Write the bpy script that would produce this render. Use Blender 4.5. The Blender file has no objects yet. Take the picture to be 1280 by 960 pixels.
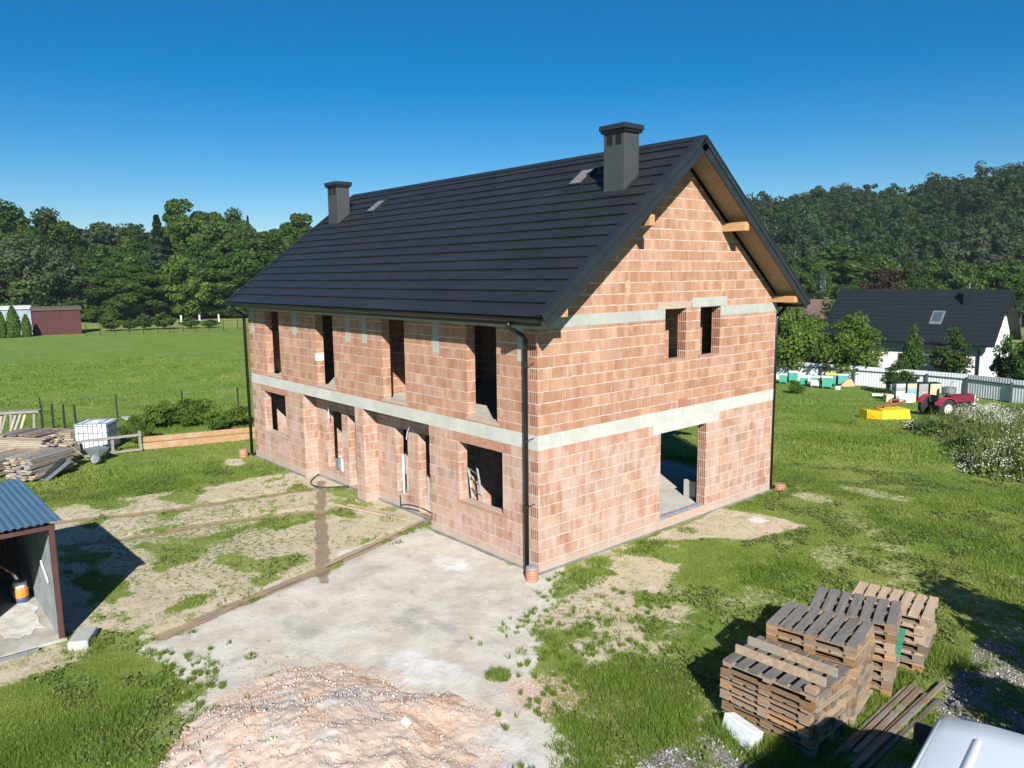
import bpy, bmesh, math, random
import numpy as np
from mathutils import Vector, Matrix
R = math.radians
rnd = random.Random(7)
scene = bpy.context.scene
COL = scene.collection

# ------------------------------------------------------------------ camera numbers
CAM = np.array([11.4824, -10.7445, 6.4564])
FW = np.array([-0.74511407, 0.65151731, -0.14258405])
RT = np.array([0.6593825, 0.75172896, -0.01087601])
UP = np.array([-0.10009865, 0.10212129, 0.98972294])
FPX = 948.487

def at(px, py, D):
    """point D metres away (horizontally) along the sight line of a photo pixel"""
    d = FW * FPX + (px - 640) * RT - (py - 480) * UP
    return CAM + d * D / math.hypot(d[0], d[1])

def sst(a, b, x):
    t = np.clip((np.asarray(x, float) - a) / (b - a), 0, 1)
    return t * t * (3 - 2 * t)

def ground_z(x, y):
    x = np.asarray(x, float); y = np.asarray(y, float)
    d = np.hypot(x - CAM[0], y - CAM[1])
    az = np.degrees(np.arctan2(y - CAM[1], x - CAM[0]))
    return -2.4 * sst(24, 64, d) * (1 - sst(118, 150, az))

def gz(x, y):
    return float(ground_z(x, y))

# ------------------------------------------------------------------ numpy noise
_rs = np.random.RandomState(11)
_tab = _rs.rand(256, 256)
def vnoise(x, y):
    xi = np.floor(x).astype(int); yi = np.floor(y).astype(int)
    fx = x - xi; fy = y - yi
    fx = fx * fx * (3 - 2 * fx); fy = fy * fy * (3 - 2 * fy)
    a = _tab[xi & 255, yi & 255]; b = _tab[(xi + 1) & 255, yi & 255]
    c = _tab[xi & 255, (yi + 1) & 255]; d = _tab[(xi + 1) & 255, (yi + 1) & 255]
    return (a * (1 - fx) + b * fx) * (1 - fy) + (c * (1 - fx) + d * fx) * fy
def fbm(x, y, o=4):
    s = 0; a = .5; t = 0
    for k in range(o):
        s = s + a * vnoise(x * 2 ** k + 17.3 * k, y * 2 ** k + 5.1 * k); t += a; a *= .5
    return s / t
def poly_sd(px, py, poly):
    """signed distance (negative inside)"""
    px = np.asarray(px, float); py = np.asarray(py, float)
    d = np.full(px.shape, 1e9); inside = np.zeros(px.shape, bool)
    n = len(poly)
    for i in range(n):
        ax, ay = poly[i]; bx, by = poly[(i + 1) % n]
        ex, ey = bx - ax, by - ay
        wx, wy = px - ax, py - ay
        t = np.clip((wx * ex + wy * ey) / (ex * ex + ey * ey + 1e-12), 0, 1)
        d = np.minimum(d, np.hypot(wx - ex * t, wy - ey * t))
        if ay != by:
            c = ((ay > py) != (by > py)) & (px < (bx - ax) * (py - ay) / (by - ay) + ax)
            inside ^= c
    return np.where(inside, -d, d)
def line_d(px, py, pts):
    d = np.full(np.shape(px), 1e9)
    for (ax, ay), (bx, by) in zip(pts[:-1], pts[1:]):
        ex, ey = bx - ax, by - ay
        wx, wy = px - ax, py - ay
        t = np.clip((wx * ex + wy * ey) / (ex * ex + ey * ey), 0, 1)
        d = np.minimum(d, np.hypot(wx - ex * t, wy - ey * t))
    return d

# ------------------------------------------------------------------ object helpers
def tag(o, label=None, cat=None, group=None, kind=None):
    if label: o['label'] = label
    if cat: o['category'] = cat
    if group: o['group'] = group
    if kind: o['kind'] = kind
    return o
def wloc(o):
    v = Vector((0, 0, 0))
    while o is not None:
        v = v + Vector(o.location); o = o.parent
    return v
def thing(name, label, cat, loc=(0, 0, 0), group=None):
    o = bpy.data.objects.new(name, None)
    o.empty_display_size = .2
    COL.objects.link(o); o.location = loc
    return tag(o, label, cat, group)
def finish(name, me, mat, parent, origin):
    o = bpy.data.objects.new(name, me); COL.objects.link(o)
    if mat is not None: me.materials.append(mat)
    if parent is not None:
        o.parent = parent
        o.location = Vector(origin) - wloc(parent)
    else:
        o.location = origin
    return o
def tree_copy(o, parent=None):
    c = o.copy(); COL.objects.link(c); c.parent = parent
    for ch in [k for k in KIDS.get(o.name, [])]:
        tree_copy(ch, c)
    return c
KIDS = {}
def reg(o):
    """remember children so that copies need no search"""
    KIDS[o.name] = [c for c in bpy.data.objects if c.parent == o]
    for c in KIDS[o.name]: reg(c)
    return o
def dup(root, loc, rotz=0, label=None, scale=None, tilt=None, cat=None):
    c = tree_copy(root)
    place(c, loc, rotz, label, scale, tilt)
    if cat: c['category'] = cat
    return c
def place(c, loc, rotz=0, label=None, scale=None, tilt=None):
    c.location = loc
    tx, ty = tilt or (0, 0)
    c.rotation_euler = (tx, ty, rotz)
    if scale is not None: c.scale = (scale,) * 3 if isinstance(scale, (int, float)) else scale
    if label: c['label'] = label
    return c

class MB:
    def __init__(s): s.v = []; s.f = []; s.fl = {}
    def add(s, pts, faces):
        k = len(s.v); s.v += [tuple(map(float, p)) for p in pts]
        s.f += [tuple(i + k for i in f) for f in faces]; return s
    def hexa(s, p):
        return s.add(p, [(0, 3, 2, 1), (4, 5, 6, 7), (0, 1, 5, 4), (1, 2, 6, 5), (2, 3, 7, 6), (3, 0, 4, 7)])
    def box(s, x0, y0, z0, x1, y1, z1):
        return s.hexa([(x0, y0, z0), (x1, y0, z0), (x1, y1, z0), (x0, y1, z0), (x0, y0, z1), (x1, y0, z1), (x1, y1, z1), (x0, y1, z1)])
    def cbox(s, c, size, rz=0, M=None):
        hx, hy, hz = [k / 2 for k in size]
        if M is None: M = Matrix.Rotation(rz, 3, 'Z')
        c = Vector(c)
        return s.hexa([c + M @ Vector(p) for p in [(-hx, -hy, -hz), (hx, -hy, -hz), (hx, hy, -hz), (-hx, hy, -hz), (-hx, -hy, hz), (hx, -hy, hz), (hx, hy, hz), (-hx, hy, hz)]])
    def bar(s, p0, p1, w, h, up=(0, 0, 1)):
        p0 = Vector(p0); p1 = Vector(p1); d = (p1 - p0).normalized()
        a = d.cross(Vector(up))
        if a.length < 1e-4: a = d.cross(Vector((1, 0, 0)))
        a.normalize(); b = a.cross(d).normalized()
        a = a * (w / 2); b = b * (h / 2)
        return s.hexa([p0 - a - b, p0 + a - b, p1 + a - b, p1 - a - b, p0 - a + b, p0 + a + b, p1 + a + b, p1 - a + b])
    def tube(s, pts, r, n=8, caps=True):
        pts = [Vector(p) for p in pts]; m = len(pts)
        rr = r if isinstance(r, (list, tuple)) else [r] * m
        k = len(s.v); ref = None
        for i, p in enumerate(pts):
            d = (pts[min(i + 1, m - 1)] - pts[max(i - 1, 0)]).normalized()
            if ref is None:
                ref = Vector((0, 0, 1)) if abs(d.z) < .9 else Vector((1, 0, 0))
            a = d.cross(ref)
            if a.length < 1e-5: a = d.cross(Vector((0, 1, 0)))
            a.normalize(); b = d.cross(a).normalized(); ref = b.cross(d) if False else ref
            for j in range(n):
                t = 2 * math.pi * j / n
                s.v.append(tuple(p + (a * math.cos(t) + b * math.sin(t)) * rr[i]))
        for i in range(m - 1):
            for j in range(n):
                q = (j + 1) % n
                s.f.append((k + i * n + j, k + i * n + q, k + (i + 1) * n + q, k + (i + 1) * n + j))
        if caps:
            s.f.append(tuple(k + j for j in range(n))[::-1]); s.f.append(tuple(k + (m - 1) * n + j for j in range(n)))
        return s
    def cyl(s, p0, p1, r0, r1=None, n=16): return s.tube([p0, p1], [r0, r0 if r1 is None else r1], n)
    def prism(s, poly, ext):
        """extrude a planar 3D polygon by vector ext"""
        e = Vector(ext); n = len(poly)
        pts = [Vector(p) for p in poly] + [Vector(p) + e for p in poly]
        return s.add(pts, [tuple(range(n))[::-1], tuple(range(n, 2 * n))] + [(i, (i + 1) % n, n + (i + 1) % n, n + i) for i in range(n)])
    def lathe(s, c, prof, n=16):
        k = len(s.v); c = Vector(c)
        for r, z in prof:
            for j in range(n):
                t = 2 * math.pi * j / n; s.v.append((c.x + r * math.cos(t), c.y + r * math.sin(t), c.z + z))
        for i in range(len(prof) - 1):
            for j in range(n):
                q = (j + 1) % n; s.f.append((k + i * n + j, k + i * n + q, k + (i + 1) * n + q, k + (i + 1) * n + j))
        s.f.append(tuple(k + j for j in range(n))[::-1]); s.f.append(tuple(k + (len(prof) - 1) * n + j for j in range(n)))
        return s
    def build(s, name, mat, parent=None, smooth=False, bevel=0, keep_origin=False, uvskip=False, recalc=True):
        V = np.array(s.v)
        lo = V.min(0); hi = V.max(0)
        org = Vector(((lo[0] + hi[0]) / 2, (lo[1] + hi[1]) / 2, lo[2]))
        if keep_origin: org = wloc(parent) if parent is not None else Vector((0, 0, 0))
        me = bpy.data.meshes.new(name)
        me.from_pydata([Vector(p) - org for p in s.v], [], s.f)
        if recalc:
            bm = bmesh.new(); bm.from_mesh(me)
            bmesh.ops.recalc_face_normals(bm, faces=bm.faces[:]); bm.to_mesh(me); bm.free()
        uv = me.uv_layers.new(name='UVMap')
        n = len(me.loops); data = np.zeros(n * 2)
        for p in me.polygons:
            nx, ny, nz = map(abs, p.normal)
            for li in p.loop_indices:
                w = s.v[me.loops[li].vertex_index]
                if nz > .75: u = (w[0], w[1])
                elif nx > ny: u = (w[1], w[2])
                else: u = (w[0], w[2])
                data[2 * li:2 * li + 2] = u
        uv.data.foreach_set('uv', data)
        if s.fl:
            at_ = me.attributes.new('flute', 'FLOAT', 'FACE')
            at_.data.foreach_set('value', [s.fl.get(i, 0.0) for i in range(len(me.polygons))])
        if smooth: me.polygons.foreach_set('use_smooth', [True] * len(me.polygons))
        o = finish(name, me, mat, parent, org)
        if bevel:
            b = o.modifiers.new('bevel', 'BEVEL'); b.width = bevel; b.segments = 2; b.limit_method = 'ANGLE'; b.angle_limit = R(40)
        return o

def mesh_np(name, V, F, mat, parent=None, attrs=None, origin=None):
    V = np.asarray(V, np.float32); F = np.asarray(F, np.int32)
    if origin is None: origin = ((V[:, 0].min() + V[:, 0].max()) / 2, (V[:, 1].min() + V[:, 1].max()) / 2, V[:, 2].min())
    me = bpy.data.meshes.new(name)
    nf, k = F.shape
    me.vertices.add(len(V)); me.vertices.foreach_set('co', (V - np.array(origin, np.float32)).ravel())
    me.loops.add(nf * k); me.loops.foreach_set('vertex_index', F.ravel())
    me.polygons.add(nf); me.polygons.foreach_set('loop_start', np.arange(nf, dtype=np.int32) * k)
    me.update(calc_edges=True)
    for an, (dom, arr) in (attrs or {}).items():
        a = me.attributes.new(an, 'FLOAT', dom); a.data.foreach_set('value', np.asarray(arr, np.float32))
    return finish(name, me, mat, parent, origin)

# ------------------------------------------------------------------ material helpers
class NT:
    def __init__(s, name, surf=True):
        s.m = bpy.data.materials.new(name); s.m.use_nodes = True
        s.t = s.m.node_tree; s.b = s.t.nodes['Principled BSDF']; s.out = s.t.nodes['Material Output']
        s._tc = None
    def n(s, typ, **kw):
        d = s.t.nodes.new(typ)
        for k, v in kw.items(): setattr(d, k, v)
        return d
    def set(s, sock, val):
        if isinstance(val, bpy.types.NodeSocket): s.t.links.new(val, sock)
        elif val is not None:
            if sock.type == 'RGBA' and len(val) == 3: val = (*val, 1)
            sock.default_value = val
    def tc(s, k='Object'):
        if s._tc is None: s._tc = s.n('ShaderNodeTexCoord')
        return s._tc.outputs[k]
    def math(s, op, a, b=None, c=None, clamp=False):
        d = s.n('ShaderNodeMath', operation=op, use_clamp=clamp)
        for i, q in enumerate((a, b, c)):
            if q is not None: s.set(d.inputs[i], q)
        return d.outputs[0]
    def noise(s, scale=5, detail=4, rough=.55, vec=None, out='Fac', dist=0):
        d = s.n('ShaderNodeTexNoise'); s.set(d.inputs['Scale'], scale); d.inputs['Detail'].default_value = detail
        d.inputs['Roughness'].default_value = rough; d.inputs['Distortion'].default_value = dist
        if vec is not None: s.set(d.inputs['Vector'], vec)
        return d.outputs[out]
    def vscale(s, vec, xyz):
        d = s.n('ShaderNodeVectorMath', operation='MULTIPLY'); s.set(d.inputs[0], vec); d.inputs[1].default_value = xyz
        return d.outputs[0]
    def vadd(s, vec, v2):
        d = s.n('ShaderNodeVectorMath', operation='ADD'); s.set(d.inputs[0], vec); s.set(d.inputs[1], v2)
        return d.outputs[0]
    def mix(s, f, a, b, mode='MIX'):
        d = s.n('ShaderNodeMix', data_type='RGBA', blend_type=mode, clamp_factor=True)
        s.set(d.inputs[0], f); s.set(d.inputs[6], a); s.set(d.inputs[7], b)
        return d.outputs[2]
    def ramp(s, f, stops, interp='LINEAR'):
        d = s.n('ShaderNodeValToRGB'); s.set(d.inputs[0], f); e = d.color_ramp.elements
        d.color_ramp.interpolation = interp
        while len(e) < len(stops): e.new(.5)
        for q, (p, c) in zip(e, stops):
            q.position = p; q.color = (*c, 1) if len(c) == 3 else c
        return d.outputs[0]
    def step(s, x, a, b):
        d = s.n('ShaderNodeMapRange', interpolation_type='SMOOTHSTEP'); s.set(d.inputs[0], x)
        s.set(d.inputs[1], a); s.set(d.inputs[2], b); return d.outputs[0]
    def attr(s, name, out='Fac'):
        d = s.n('ShaderNodeAttribute', attribute_name=name); return d.outputs[out]
    def orand(s): return s.n('ShaderNodeObjectInfo').outputs['Random']
    def bump(s, h, strength=.4, dist=.02):
        d = s.n('ShaderNodeBump'); d.inputs['Strength'].default_value = strength; d.inputs['Distance'].default_value = dist
        s.set(d.inputs['Height'], h); s.set(s.b.inputs['Normal'], d.outputs[0])
    def fin(s, col=None, rough=None, metal=None, spec=None):
        s.set(s.b.inputs['Base Color'], col); s.set(s.b.inputs['Roughness'], rough)
        if metal is not None: s.set(s.b.inputs['Metallic'], metal)
        if spec is not None: s.set(s.b.inputs['Specular IOR Level'], spec)
        return s.m

def plain(name, c1, c2=None, scale=4, rough=.6, stretch=(1, 1, 1), bump=0, metal=0, spec=None, vary=0, detail=5):
    """noise-varied paint / metal / plastic / stone"""
    t = NT(name)
    v = t.vscale(t.tc(), stretch)
    if vary:
        o = t.orand(); v = t.vadd(v, t.n('ShaderNodeCombineXYZ').outputs[0])
        cx = t.n('ShaderNodeCombineXYZ'); t.set(cx.inputs[0], t.math('MULTIPLY', o, 37.)); t.set(cx.inputs[1], t.math('MULTIPLY', o, 11.))
        v = t.vadd(v, cx.outputs[0])
    f = t.noise(scale, detail, .6, v)
    f2 = t.step(f, .32, .68)
    c2 = c2 or tuple(k * .8 for k in c1)
    col = t.mix(f2, c1, c2)
    if vary:
        k = t.math('MULTIPLY_ADD', o, 2 * vary, 1 - vary)
        col = t.mix(1.0, col, t.n_rgb(k), 'MULTIPLY')
    if bump: t.bump(f, bump, .02)
    return t.fin(col, rough, metal, spec)
def _n_rgb(s, k):
    d = s.n('ShaderNodeCombineColor')
    for i in range(3): s.set(d.inputs[i], k)
    return d.outputs[0]
NT.n_rgb = _n_rgb

def wood(name, light, dark, grey=None, axis=0, greyamt=.5, vary=.25):
    t = NT(name)
    st = [14, 14, 14]; st[axis] = .9
    o = t.orand()
    cx = t.n('ShaderNodeCombineXYZ'); t.set(cx.inputs[0], t.math('MULTIPLY', o, 91.)); t.set(cx.inputs[1], t.math('MULTIPLY', o, 57.)); t.set(cx.inputs[2], t.math('MULTIPLY', o, 23.))
    v = t.vadd(t.tc(), cx.outputs[0])
    g = t.noise(1, 6, .65, t.vscale(v, st), dist=.6)
    col = t.mix(t.step(g, .35, .66), light, dark)
    if grey:
        w = t.noise(1.7, 4, .6, v)
        col = t.mix(t.step(w, .62 - greyamt * .45, .75 - greyamt * .3), col, grey)
    fine = t.noise(1, 3, .7, t.vscale(v, [k * 6 for k in st]))
    col = t.mix(t.math('MULTIPLY', t.step(fine, .5, .75), .45), col, tuple(k * .4 for k in dark))
    k = t.math('MULTIPLY_ADD', o, 2 * vary, 1 - vary)
    col = t.mix(1.0, col, t.n_rgb(k), 'MULTIPLY')
    t.bump(g, .3, .01)
    return t.fin(col, .8)
# ================================================================== MATERIALS
def brick_mat():
    t = NT('clay_block_masonry')
    uv = t.n('ShaderNodeUVMap', uv_map='UVMap').outputs[0]
    sx = t.n('ShaderNodeSeparateXYZ'); t.set(sx.inputs[0], uv)
    u, v = sx.outputs[0], sx.outputs[1]
    wob = t.noise(1.3, 2, .5, uv)
    vv = t.math('MULTIPLY_ADD', wob, .018, v)
    r = t.math('DIVIDE', vv, .25); row = t.math('FLOOR', r); fy = t.math('FRACT', r)
    wn = t.n('ShaderNodeTexWhiteNoise', noise_dimensions='1D'); t.set(wn.inputs['W'], row)
    off = t.math('MULTIPLY', wn.outputs['Value'], .5)
    off = t.math('ADD', off, t.math('MULTIPLY', t.math('MODULO', t.math('ADD', row, 40), 2), .19))
    ub = t.math('DIVIDE', t.math('ADD', t.math('ADD', u, 40), off), .50)
    colu = t.math('FLOOR', ub); fx = t.math('FRACT', ub)
    cx = t.n('ShaderNodeCombineXYZ'); t.set(cx.inputs[0], row); t.set(cx.inputs[1], colu)
    w3 = t.n('ShaderNodeTexWhiteNoise', noise_dimensions='3D'); t.set(w3.inputs['Vector'], cx.outputs[0])
    rv = w3.outputs['Value']
    sc = t.n('ShaderNodeSeparateColor'); t.set(sc.inputs[0], w3.outputs['Color'])
    r2, r3 = sc.outputs[1], sc.outputs[2]
    cr = t.n('ShaderNodeCombineXYZ'); t.set(cr.inputs[0], t.math('MULTIPLY', u, 1.9)); t.set(cr.inputs[1], t.math('MULTIPLY', row, 7.31))
    pa = t.noise(1, 3, .6, cr.outputs[0])
    base = t.ramp(pa, [(.27, (.315, .138, .078)), (.41, (.385, .188, .110)), (.53, (.435, .235, .145)), (.66, (.49, .305, .205))])
    base = t.mix(t.step(rv, .9995, .9999), base, (.36, .085, .04))
    base = t.mix(1.0, base, t.n_rgb(t.math('MULTIPLY_ADD', r2, .20, .89)), 'MULTIPLY')
    cr2 = t.n('ShaderNodeCombineXYZ'); t.set(cr2.inputs[0], t.math('MULTIPLY', u, 5.)); t.set(cr2.inputs[1], t.math('MULTIPLY', row, 3.17)); t.set(cr2.inputs[2], t.math('MULTIPLY', v, 1.5))
    pb = t.noise(1, 3, .6, cr2.outputs[0])
    base = t.mix(t.math('MULTIPLY', t.step(pb, .48, .68), .42), base, (.55, .40, .30))
    base = t.mix(t.math('MULTIPLY', t.step(pb, .46, .30), .45), base, (.29, .125, .075))
    comb = t.noise(1, 2, .5, t.vscale(uv, (60, 1.2, 1)))
    base = t.mix(t.math('MULTIPLY', t.step(comb, .45, .75), .16), base, (.30, .15, .10))
    # lime bloom on the ground-floor blocks (dried mortar water), patchy above
    low = t.math('SUBTRACT', 1, t.step(v, 2.6, 2.9))
    bl = t.noise(1, 4, .6, t.vscale(uv, (2.2, 1.1, 1)))
    bl2 = t.noise(1, 3, .6, t.vscale(uv, (11, .9, 1)))
    bm_ = t.math('MULTIPLY', t.step(t.math('ADD', t.math('MULTIPLY', bl, .6), t.math('MULTIPLY', bl2, .4)), .38, .62), t.math('MULTIPLY_ADD', low, .60, .08))
    base = t.mix(bm_, base, (.535, .425, .375))
    # splash zone at the foot of the wall
    fo = t.math('MULTIPLY', t.math('SUBTRACT', 1, t.step(t.math('ADD', v, t.math('MULTIPLY', bl, .35)), .2, .55)), .65)
    base = t.mix(fo, base, (.45, .405, .345))
    sm = t.noise(1, 4, .65, t.vscale(uv, (5.5, 4.2, 1)))
    base = t.mix(t.math('MULTIPLY', t.step(sm, .56, .74), t.math('MULTIPLY_ADD', low, .25, .30)), base, (.56, .47, .39))
    dmp = t.noise(1, 4, .6, t.vscale(uv, (1.1, .8, 1)))
    base = t.mix(t.math('MULTIPLY', t.step(dmp, .55, .72), .22), base, (.27, .135, .085))
    # mortar
    mw = t.math('MULTIPLY_ADD', t.step(t.noise(7, 3, .6, uv), .35, .8), .10, .05)
    mh = t.math('SUBTRACT', 1, t.step(fy, t.math('MULTIPLY', mw, .6), mw))
    mcol = t.mix(t.noise(3, 3, .6, uv), (.56, .49, .42), (.68, .62, .55))
    base = t.mix(t.math('MULTIPLY', mh, .95), base, mcol)
    mv = t.math('SUBTRACT', 1, t.step(fx, .02, .036))
    keep = t.step(r3, .50, .54)
    dk = t.step(r2, .5, .52)
    base = t.mix(t.math('MULTIPLY', t.math('MULTIPLY', mv, keep), .8), base, t.mix(dk, (.54, .47, .40), (.48, .41, .34)))
    # open comb ends of every other block at the corners
    fl = t.math('MULTIPLY', t.attr('flute'), t.math('GREATER_THAN', t.math('MODULO', t.math('ADD', row, 40), 2), .5))
    fl2 = t.math('GREATER_THAN', t.attr('flute'), 1.5)
    fl = t.math('MAXIMUM', t.math('MINIMUM', fl, 1), fl2)
    st = t.math('GREATER_THAN', t.math('FRACT', t.math('DIVIDE', t.math('ADD', u, 40), .062)), .62)
    flm = t.math('MULTIPLY', t.math('MULTIPLY', fl, st), t.math('SUBTRACT', 1, mh))
    base = t.mix(t.math('MULTIPLY', flm, .9), base, (.12, .045, .028))
    hgt = t.math('SUBTRACT', t.math('MULTIPLY', comb, .15), t.math('ADD', t.math('MULTIPLY', mh, .7), t.math('MULTIPLY', flm, 1.)))
    t.bump(hgt, .5, .012)
    return t.fin(base, .9, spec=.25)

def concrete(name, c1, c2, board=True):
    t = NT(name); v = t.tc()
    f = t.noise(1.6, 6, .65, v)
    col = t.mix(t.step(f, .35, .65), c1, c2)
    g = t.noise(1, 4, .6, t.vscale(v, (7, 7, 1.5)))
    col = t.mix(t.math('MULTIPLY', t.step(g, .5, .75), .5), col, tuple(k * .72 for k in c2))
    pit = t.noise(60, 2, .5, v)
    col = t.mix(t.math('MULTIPLY', t.step(pit, .62, .7), .35), col, tuple(k * .5 for k in c2))
    t.bump(f, .25, .02)
    return t.fin(col, .88, spec=.3)

def roof_mat(name, c1, c2, rough=.42):
    t = NT(name); v = t.tc()
    f = t.noise(1.2, 5, .6, v); f2 = t.noise(1, 3, .6, t.vscale(v, (14, 14, 14)))
    col = t.mix(t.step(f, .3, .7), c1, c2)
    # sheet joints across the slope
    sx = t.n('ShaderNodeSeparateXYZ'); t.set(sx.inputs[0], v)
    rr = t.math('MULTIPLY_ADD', f2, .12, rough - .03)
    t.bump(f2, .06, .01)
    du = t.noise(.5, 4, .6, t.vscale(v, (1, 3, 3)))
    col = t.mix(t.math('MULTIPLY', t.step(du, .5, .75), .35), col, tuple(k * 1.7 for k in c2))
    return t.fin(col, rr, spec=.35)

def ground_mat():
    t = NT('plot_soil_and_turf'); v = t.tc()
    n1 = t.noise(9, 5, .62, v); n2 = t.noise(1.3, 5, .6, v); n3 = t.noise(38, 3, .6, v); n4 = t.noise(.16, 4, .55, v)
    n5 = t.noise(3.4, 5, .65, v); n6 = t.noise(130, 2, .6, v)
    nb = t.math('SUBTRACT', t.math('ADD', t.math('MULTIPLY', n1, .55), t.math('MULTIPLY', n3, .45)), .5)
    def mask(a, k=1.5, lo=.42, hi=.58):
        return t.step(t.math('MULTIPLY_ADD', nb, k, t.attr(a)), lo, hi)
    # turf
    g = t.mix(t.step(n2, .35, .65), (.145, .205, .036), (.200, .255, .056))
    g = t.mix(t.math('MULTIPLY', t.step(n4, .4, .62), .5), g, (.215, .240, .075))
    g = t.mix(t.math('MULTIPLY', t.step(n5, .55, .72), .5), g, (.075, .115, .024))
    g = t.mix(t.math('MULTIPLY', t.step(n3, .55, .72), .45), g, (.055, .090, .018))
    g = t.mix(t.math('MULTIPLY', t.step(n6, .6, .75), .35), g, (.16, .19, .05))
    far = t.attr('far')
    nf = t.noise(.45, 5, .65, t.vscale(v, (1, 1, 1)))
    nf2 = t.noise(2.2, 4, .7, t.vscale(v, (.5, 1, 1)))
    gf = t.mix(t.step(nf, .38, .66), (.125, .205, .030), (.170, .245, .046))
    gf = t.mix(t.math('MULTIPLY', t.step(nf2, .46, .68), .7), gf, (.085, .150, .024))
    gf = t.mix(t.math('MULTIPLY', t.step(n1, .52, .7), .35), gf, (.145, .185, .05))
    g = t.mix(far, g, gf)
    g = t.mix(t.math('MULTIPLY', t.attr('dry'), .75), g, t.mix(n2, (.215, .25, .065), (.31, .31, .10)))
    # sand, hardcore, gravel, dug soil, brick dust
    sand = t.mix(t.step(n2, .3, .7), (.53, .455, .325), (.455, .385, .27))
    sand = t.mix(t.math('MULTIPLY', t.step(n1, .5, .72), .6), sand, (.58, .51, .39))
    sand = t.mix(t.math('MULTIPLY', t.step(n3, .6, .72), .5), sand, (.33, .27, .18))
    con = t.mix(t.step(n2, .36, .64), (.50, .45, .375), (.605, .565, .485))
    con = t.mix(t.math('MULTIPLY', t.step(n5, .5, .72), .6), con, (.64, .61, .55))
    con = t.mix(t.math('MULTIPLY', t.step(t.noise(2.1, 5, .7, t.vadd(v, (31, 7, 0))), .53, .70), .65), con, (.335, .31, .275))
    con = t.mix(t.math('MULTIPLY', t.step(n1, .55, .72), .4), con, (.44, .39, .31))
    con = t.mix(t.math('MULTIPLY', t.step(n6, .58, .72), .35), con, (.25, .235, .21))
    vo = t.n('ShaderNodeTexVoronoi'); vo.inputs['Scale'].default_value = 26; t.set(vo.inputs['Vector'], v)
    vs = t.n('ShaderNodeSeparateColor'); t.set(vs.inputs[0], vo.outputs['Color'])
    grav = t.ramp(vs.outputs[0], [(0, (.17, .16, .145)), (.5, (.30, .28, .25)), (.85, (.42, .40, .36)), (1, (.55, .53, .49))])
    grav = t.mix(t.step(vo.outputs['Distance'], .35, .6), grav, (.13, .12, .10))
    grav = t.mix(t.math('MULTIPLY', t.step(n2, .48, .62), .5), grav, (.26, .235, .185))
    vr = t.n('ShaderNodeTexVoronoi'); vr.inputs['Scale'].default_value = 34; t.set(vr.inputs['Vector'], v)
    vrs = t.n('ShaderNodeSeparateColor'); t.set(vrs.inputs[0], vr.outputs['Color'])
    rub = t.ramp(vrs.outputs[0], [(0, (.50, .44, .37)), (.35, (.56, .38, .27)), (.6, (.50, .24, .13)), (.8, (.60, .50, .40)), (1, (.66, .62, .56))])
    sp = t.noise(8.5, 4, .7, v)
    sand = t.mix(t.math('MULTIPLY', t.step(t.math('MULTIPLY_ADD', t.attr('sprout'), .13, sp), .60, .68), .8), sand, (.10, .155, .035))
    col = t.mix(mask('sand'), g, sand)
    con = t.mix(t.math('MULTIPLY', t.step(t.math('MULTIPLY_ADD', t.attr('sprout'), .13, sp), .66, .73), .7), con, (.10, .155, .035))
    col = t.mix(mask('conc', 1.1), col, con)
    col = t.mix(mask('grav', 1.6), col, grav)
    col = t.mix(t.math('MULTIPLY', mask('rub', 1.8), .85), col, rub)
    col = t.mix(t.math('MULTIPLY', mask('soil', .9), .8), col, t.mix(n1, (.175, .125, .08), (.24, .18, .12)))
    col = t.mix(t.math('MULTIPLY', mask('trench', 1.3), .85), col, (.29, .215, .13))
    smk = t.step(t.math('MULTIPLY_ADD', t.math('SUBTRACT', n5, .5), 1.4, t.attr('smudge')), .25, .85)
    col = t.mix(t.math('MULTIPLY', smk, .55), col, (.27, .255, .235))
    col = t.mix(t.math('MULTIPLY', t.step(t.math('MULTIPLY_ADD', t.math('SUBTRACT', n5, .5), 1.6, t.attr('lime')), .25, .95), .8), col, (.70, .69, .665))
    h = t.math('ADD', t.math('MULTIPLY', n1, .5), t.math('ADD', t.math('MULTIPLY', n3, .35), t.math('MULTIPLY', n6, .12)))
    t.bump(h, .55, .05)
    return t.fin(col, .95, spec=.15)

def leaf_mat(name, c_dark, c_mid, c_light, trans=.4, objvar=.18, attr='tint'):
    t = NT(name)
    a = t.attr(attr)
    col = t.ramp(a, [(0, c_dark), (.5, c_mid), (1, c_light)])
    if objvar:
        o = t.orand(); k = t.math('MULTIPLY_ADD', o, 2 * objvar, 1 - objvar)
        col = t.mix(1.0, col, t.n_rgb(k), 'MULTIPLY')
    t.fin(col, .6, spec=.25)
    tr = t.n('ShaderNodeBsdfTranslucent'); t.set(tr.inputs[0], t.mix(1, col, (1.25, 1.35, .7), 'MULTIPLY'))
    mx = t.n('ShaderNodeMixShader'); mx.inputs[0].default_value = trans
    t.t.links.new(t.b.outputs[0], mx.inputs[1]); t.t.links.new(tr.outputs[0], mx.inputs[2])
    t.t.links.new(mx.outputs[0], t.out.inputs[0])
    return t.m

def attr_col_mat(name, stops, rough=.8, interp='LINEAR'):
    t = NT(name)
    f = t.noise(30, 3, .6, t.tc())
    col = t.ramp(t.attr('tint'), stops, interp)
    col = t.mix(t.math('MULTIPLY', f, .35), col, (.2, .17, .14))
    return t.fin(col, rough)

def glass(name, tint=(.06, .08, .1)):
    t = NT(name); t.fin(tint, .06, spec=.8); return t.m

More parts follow.
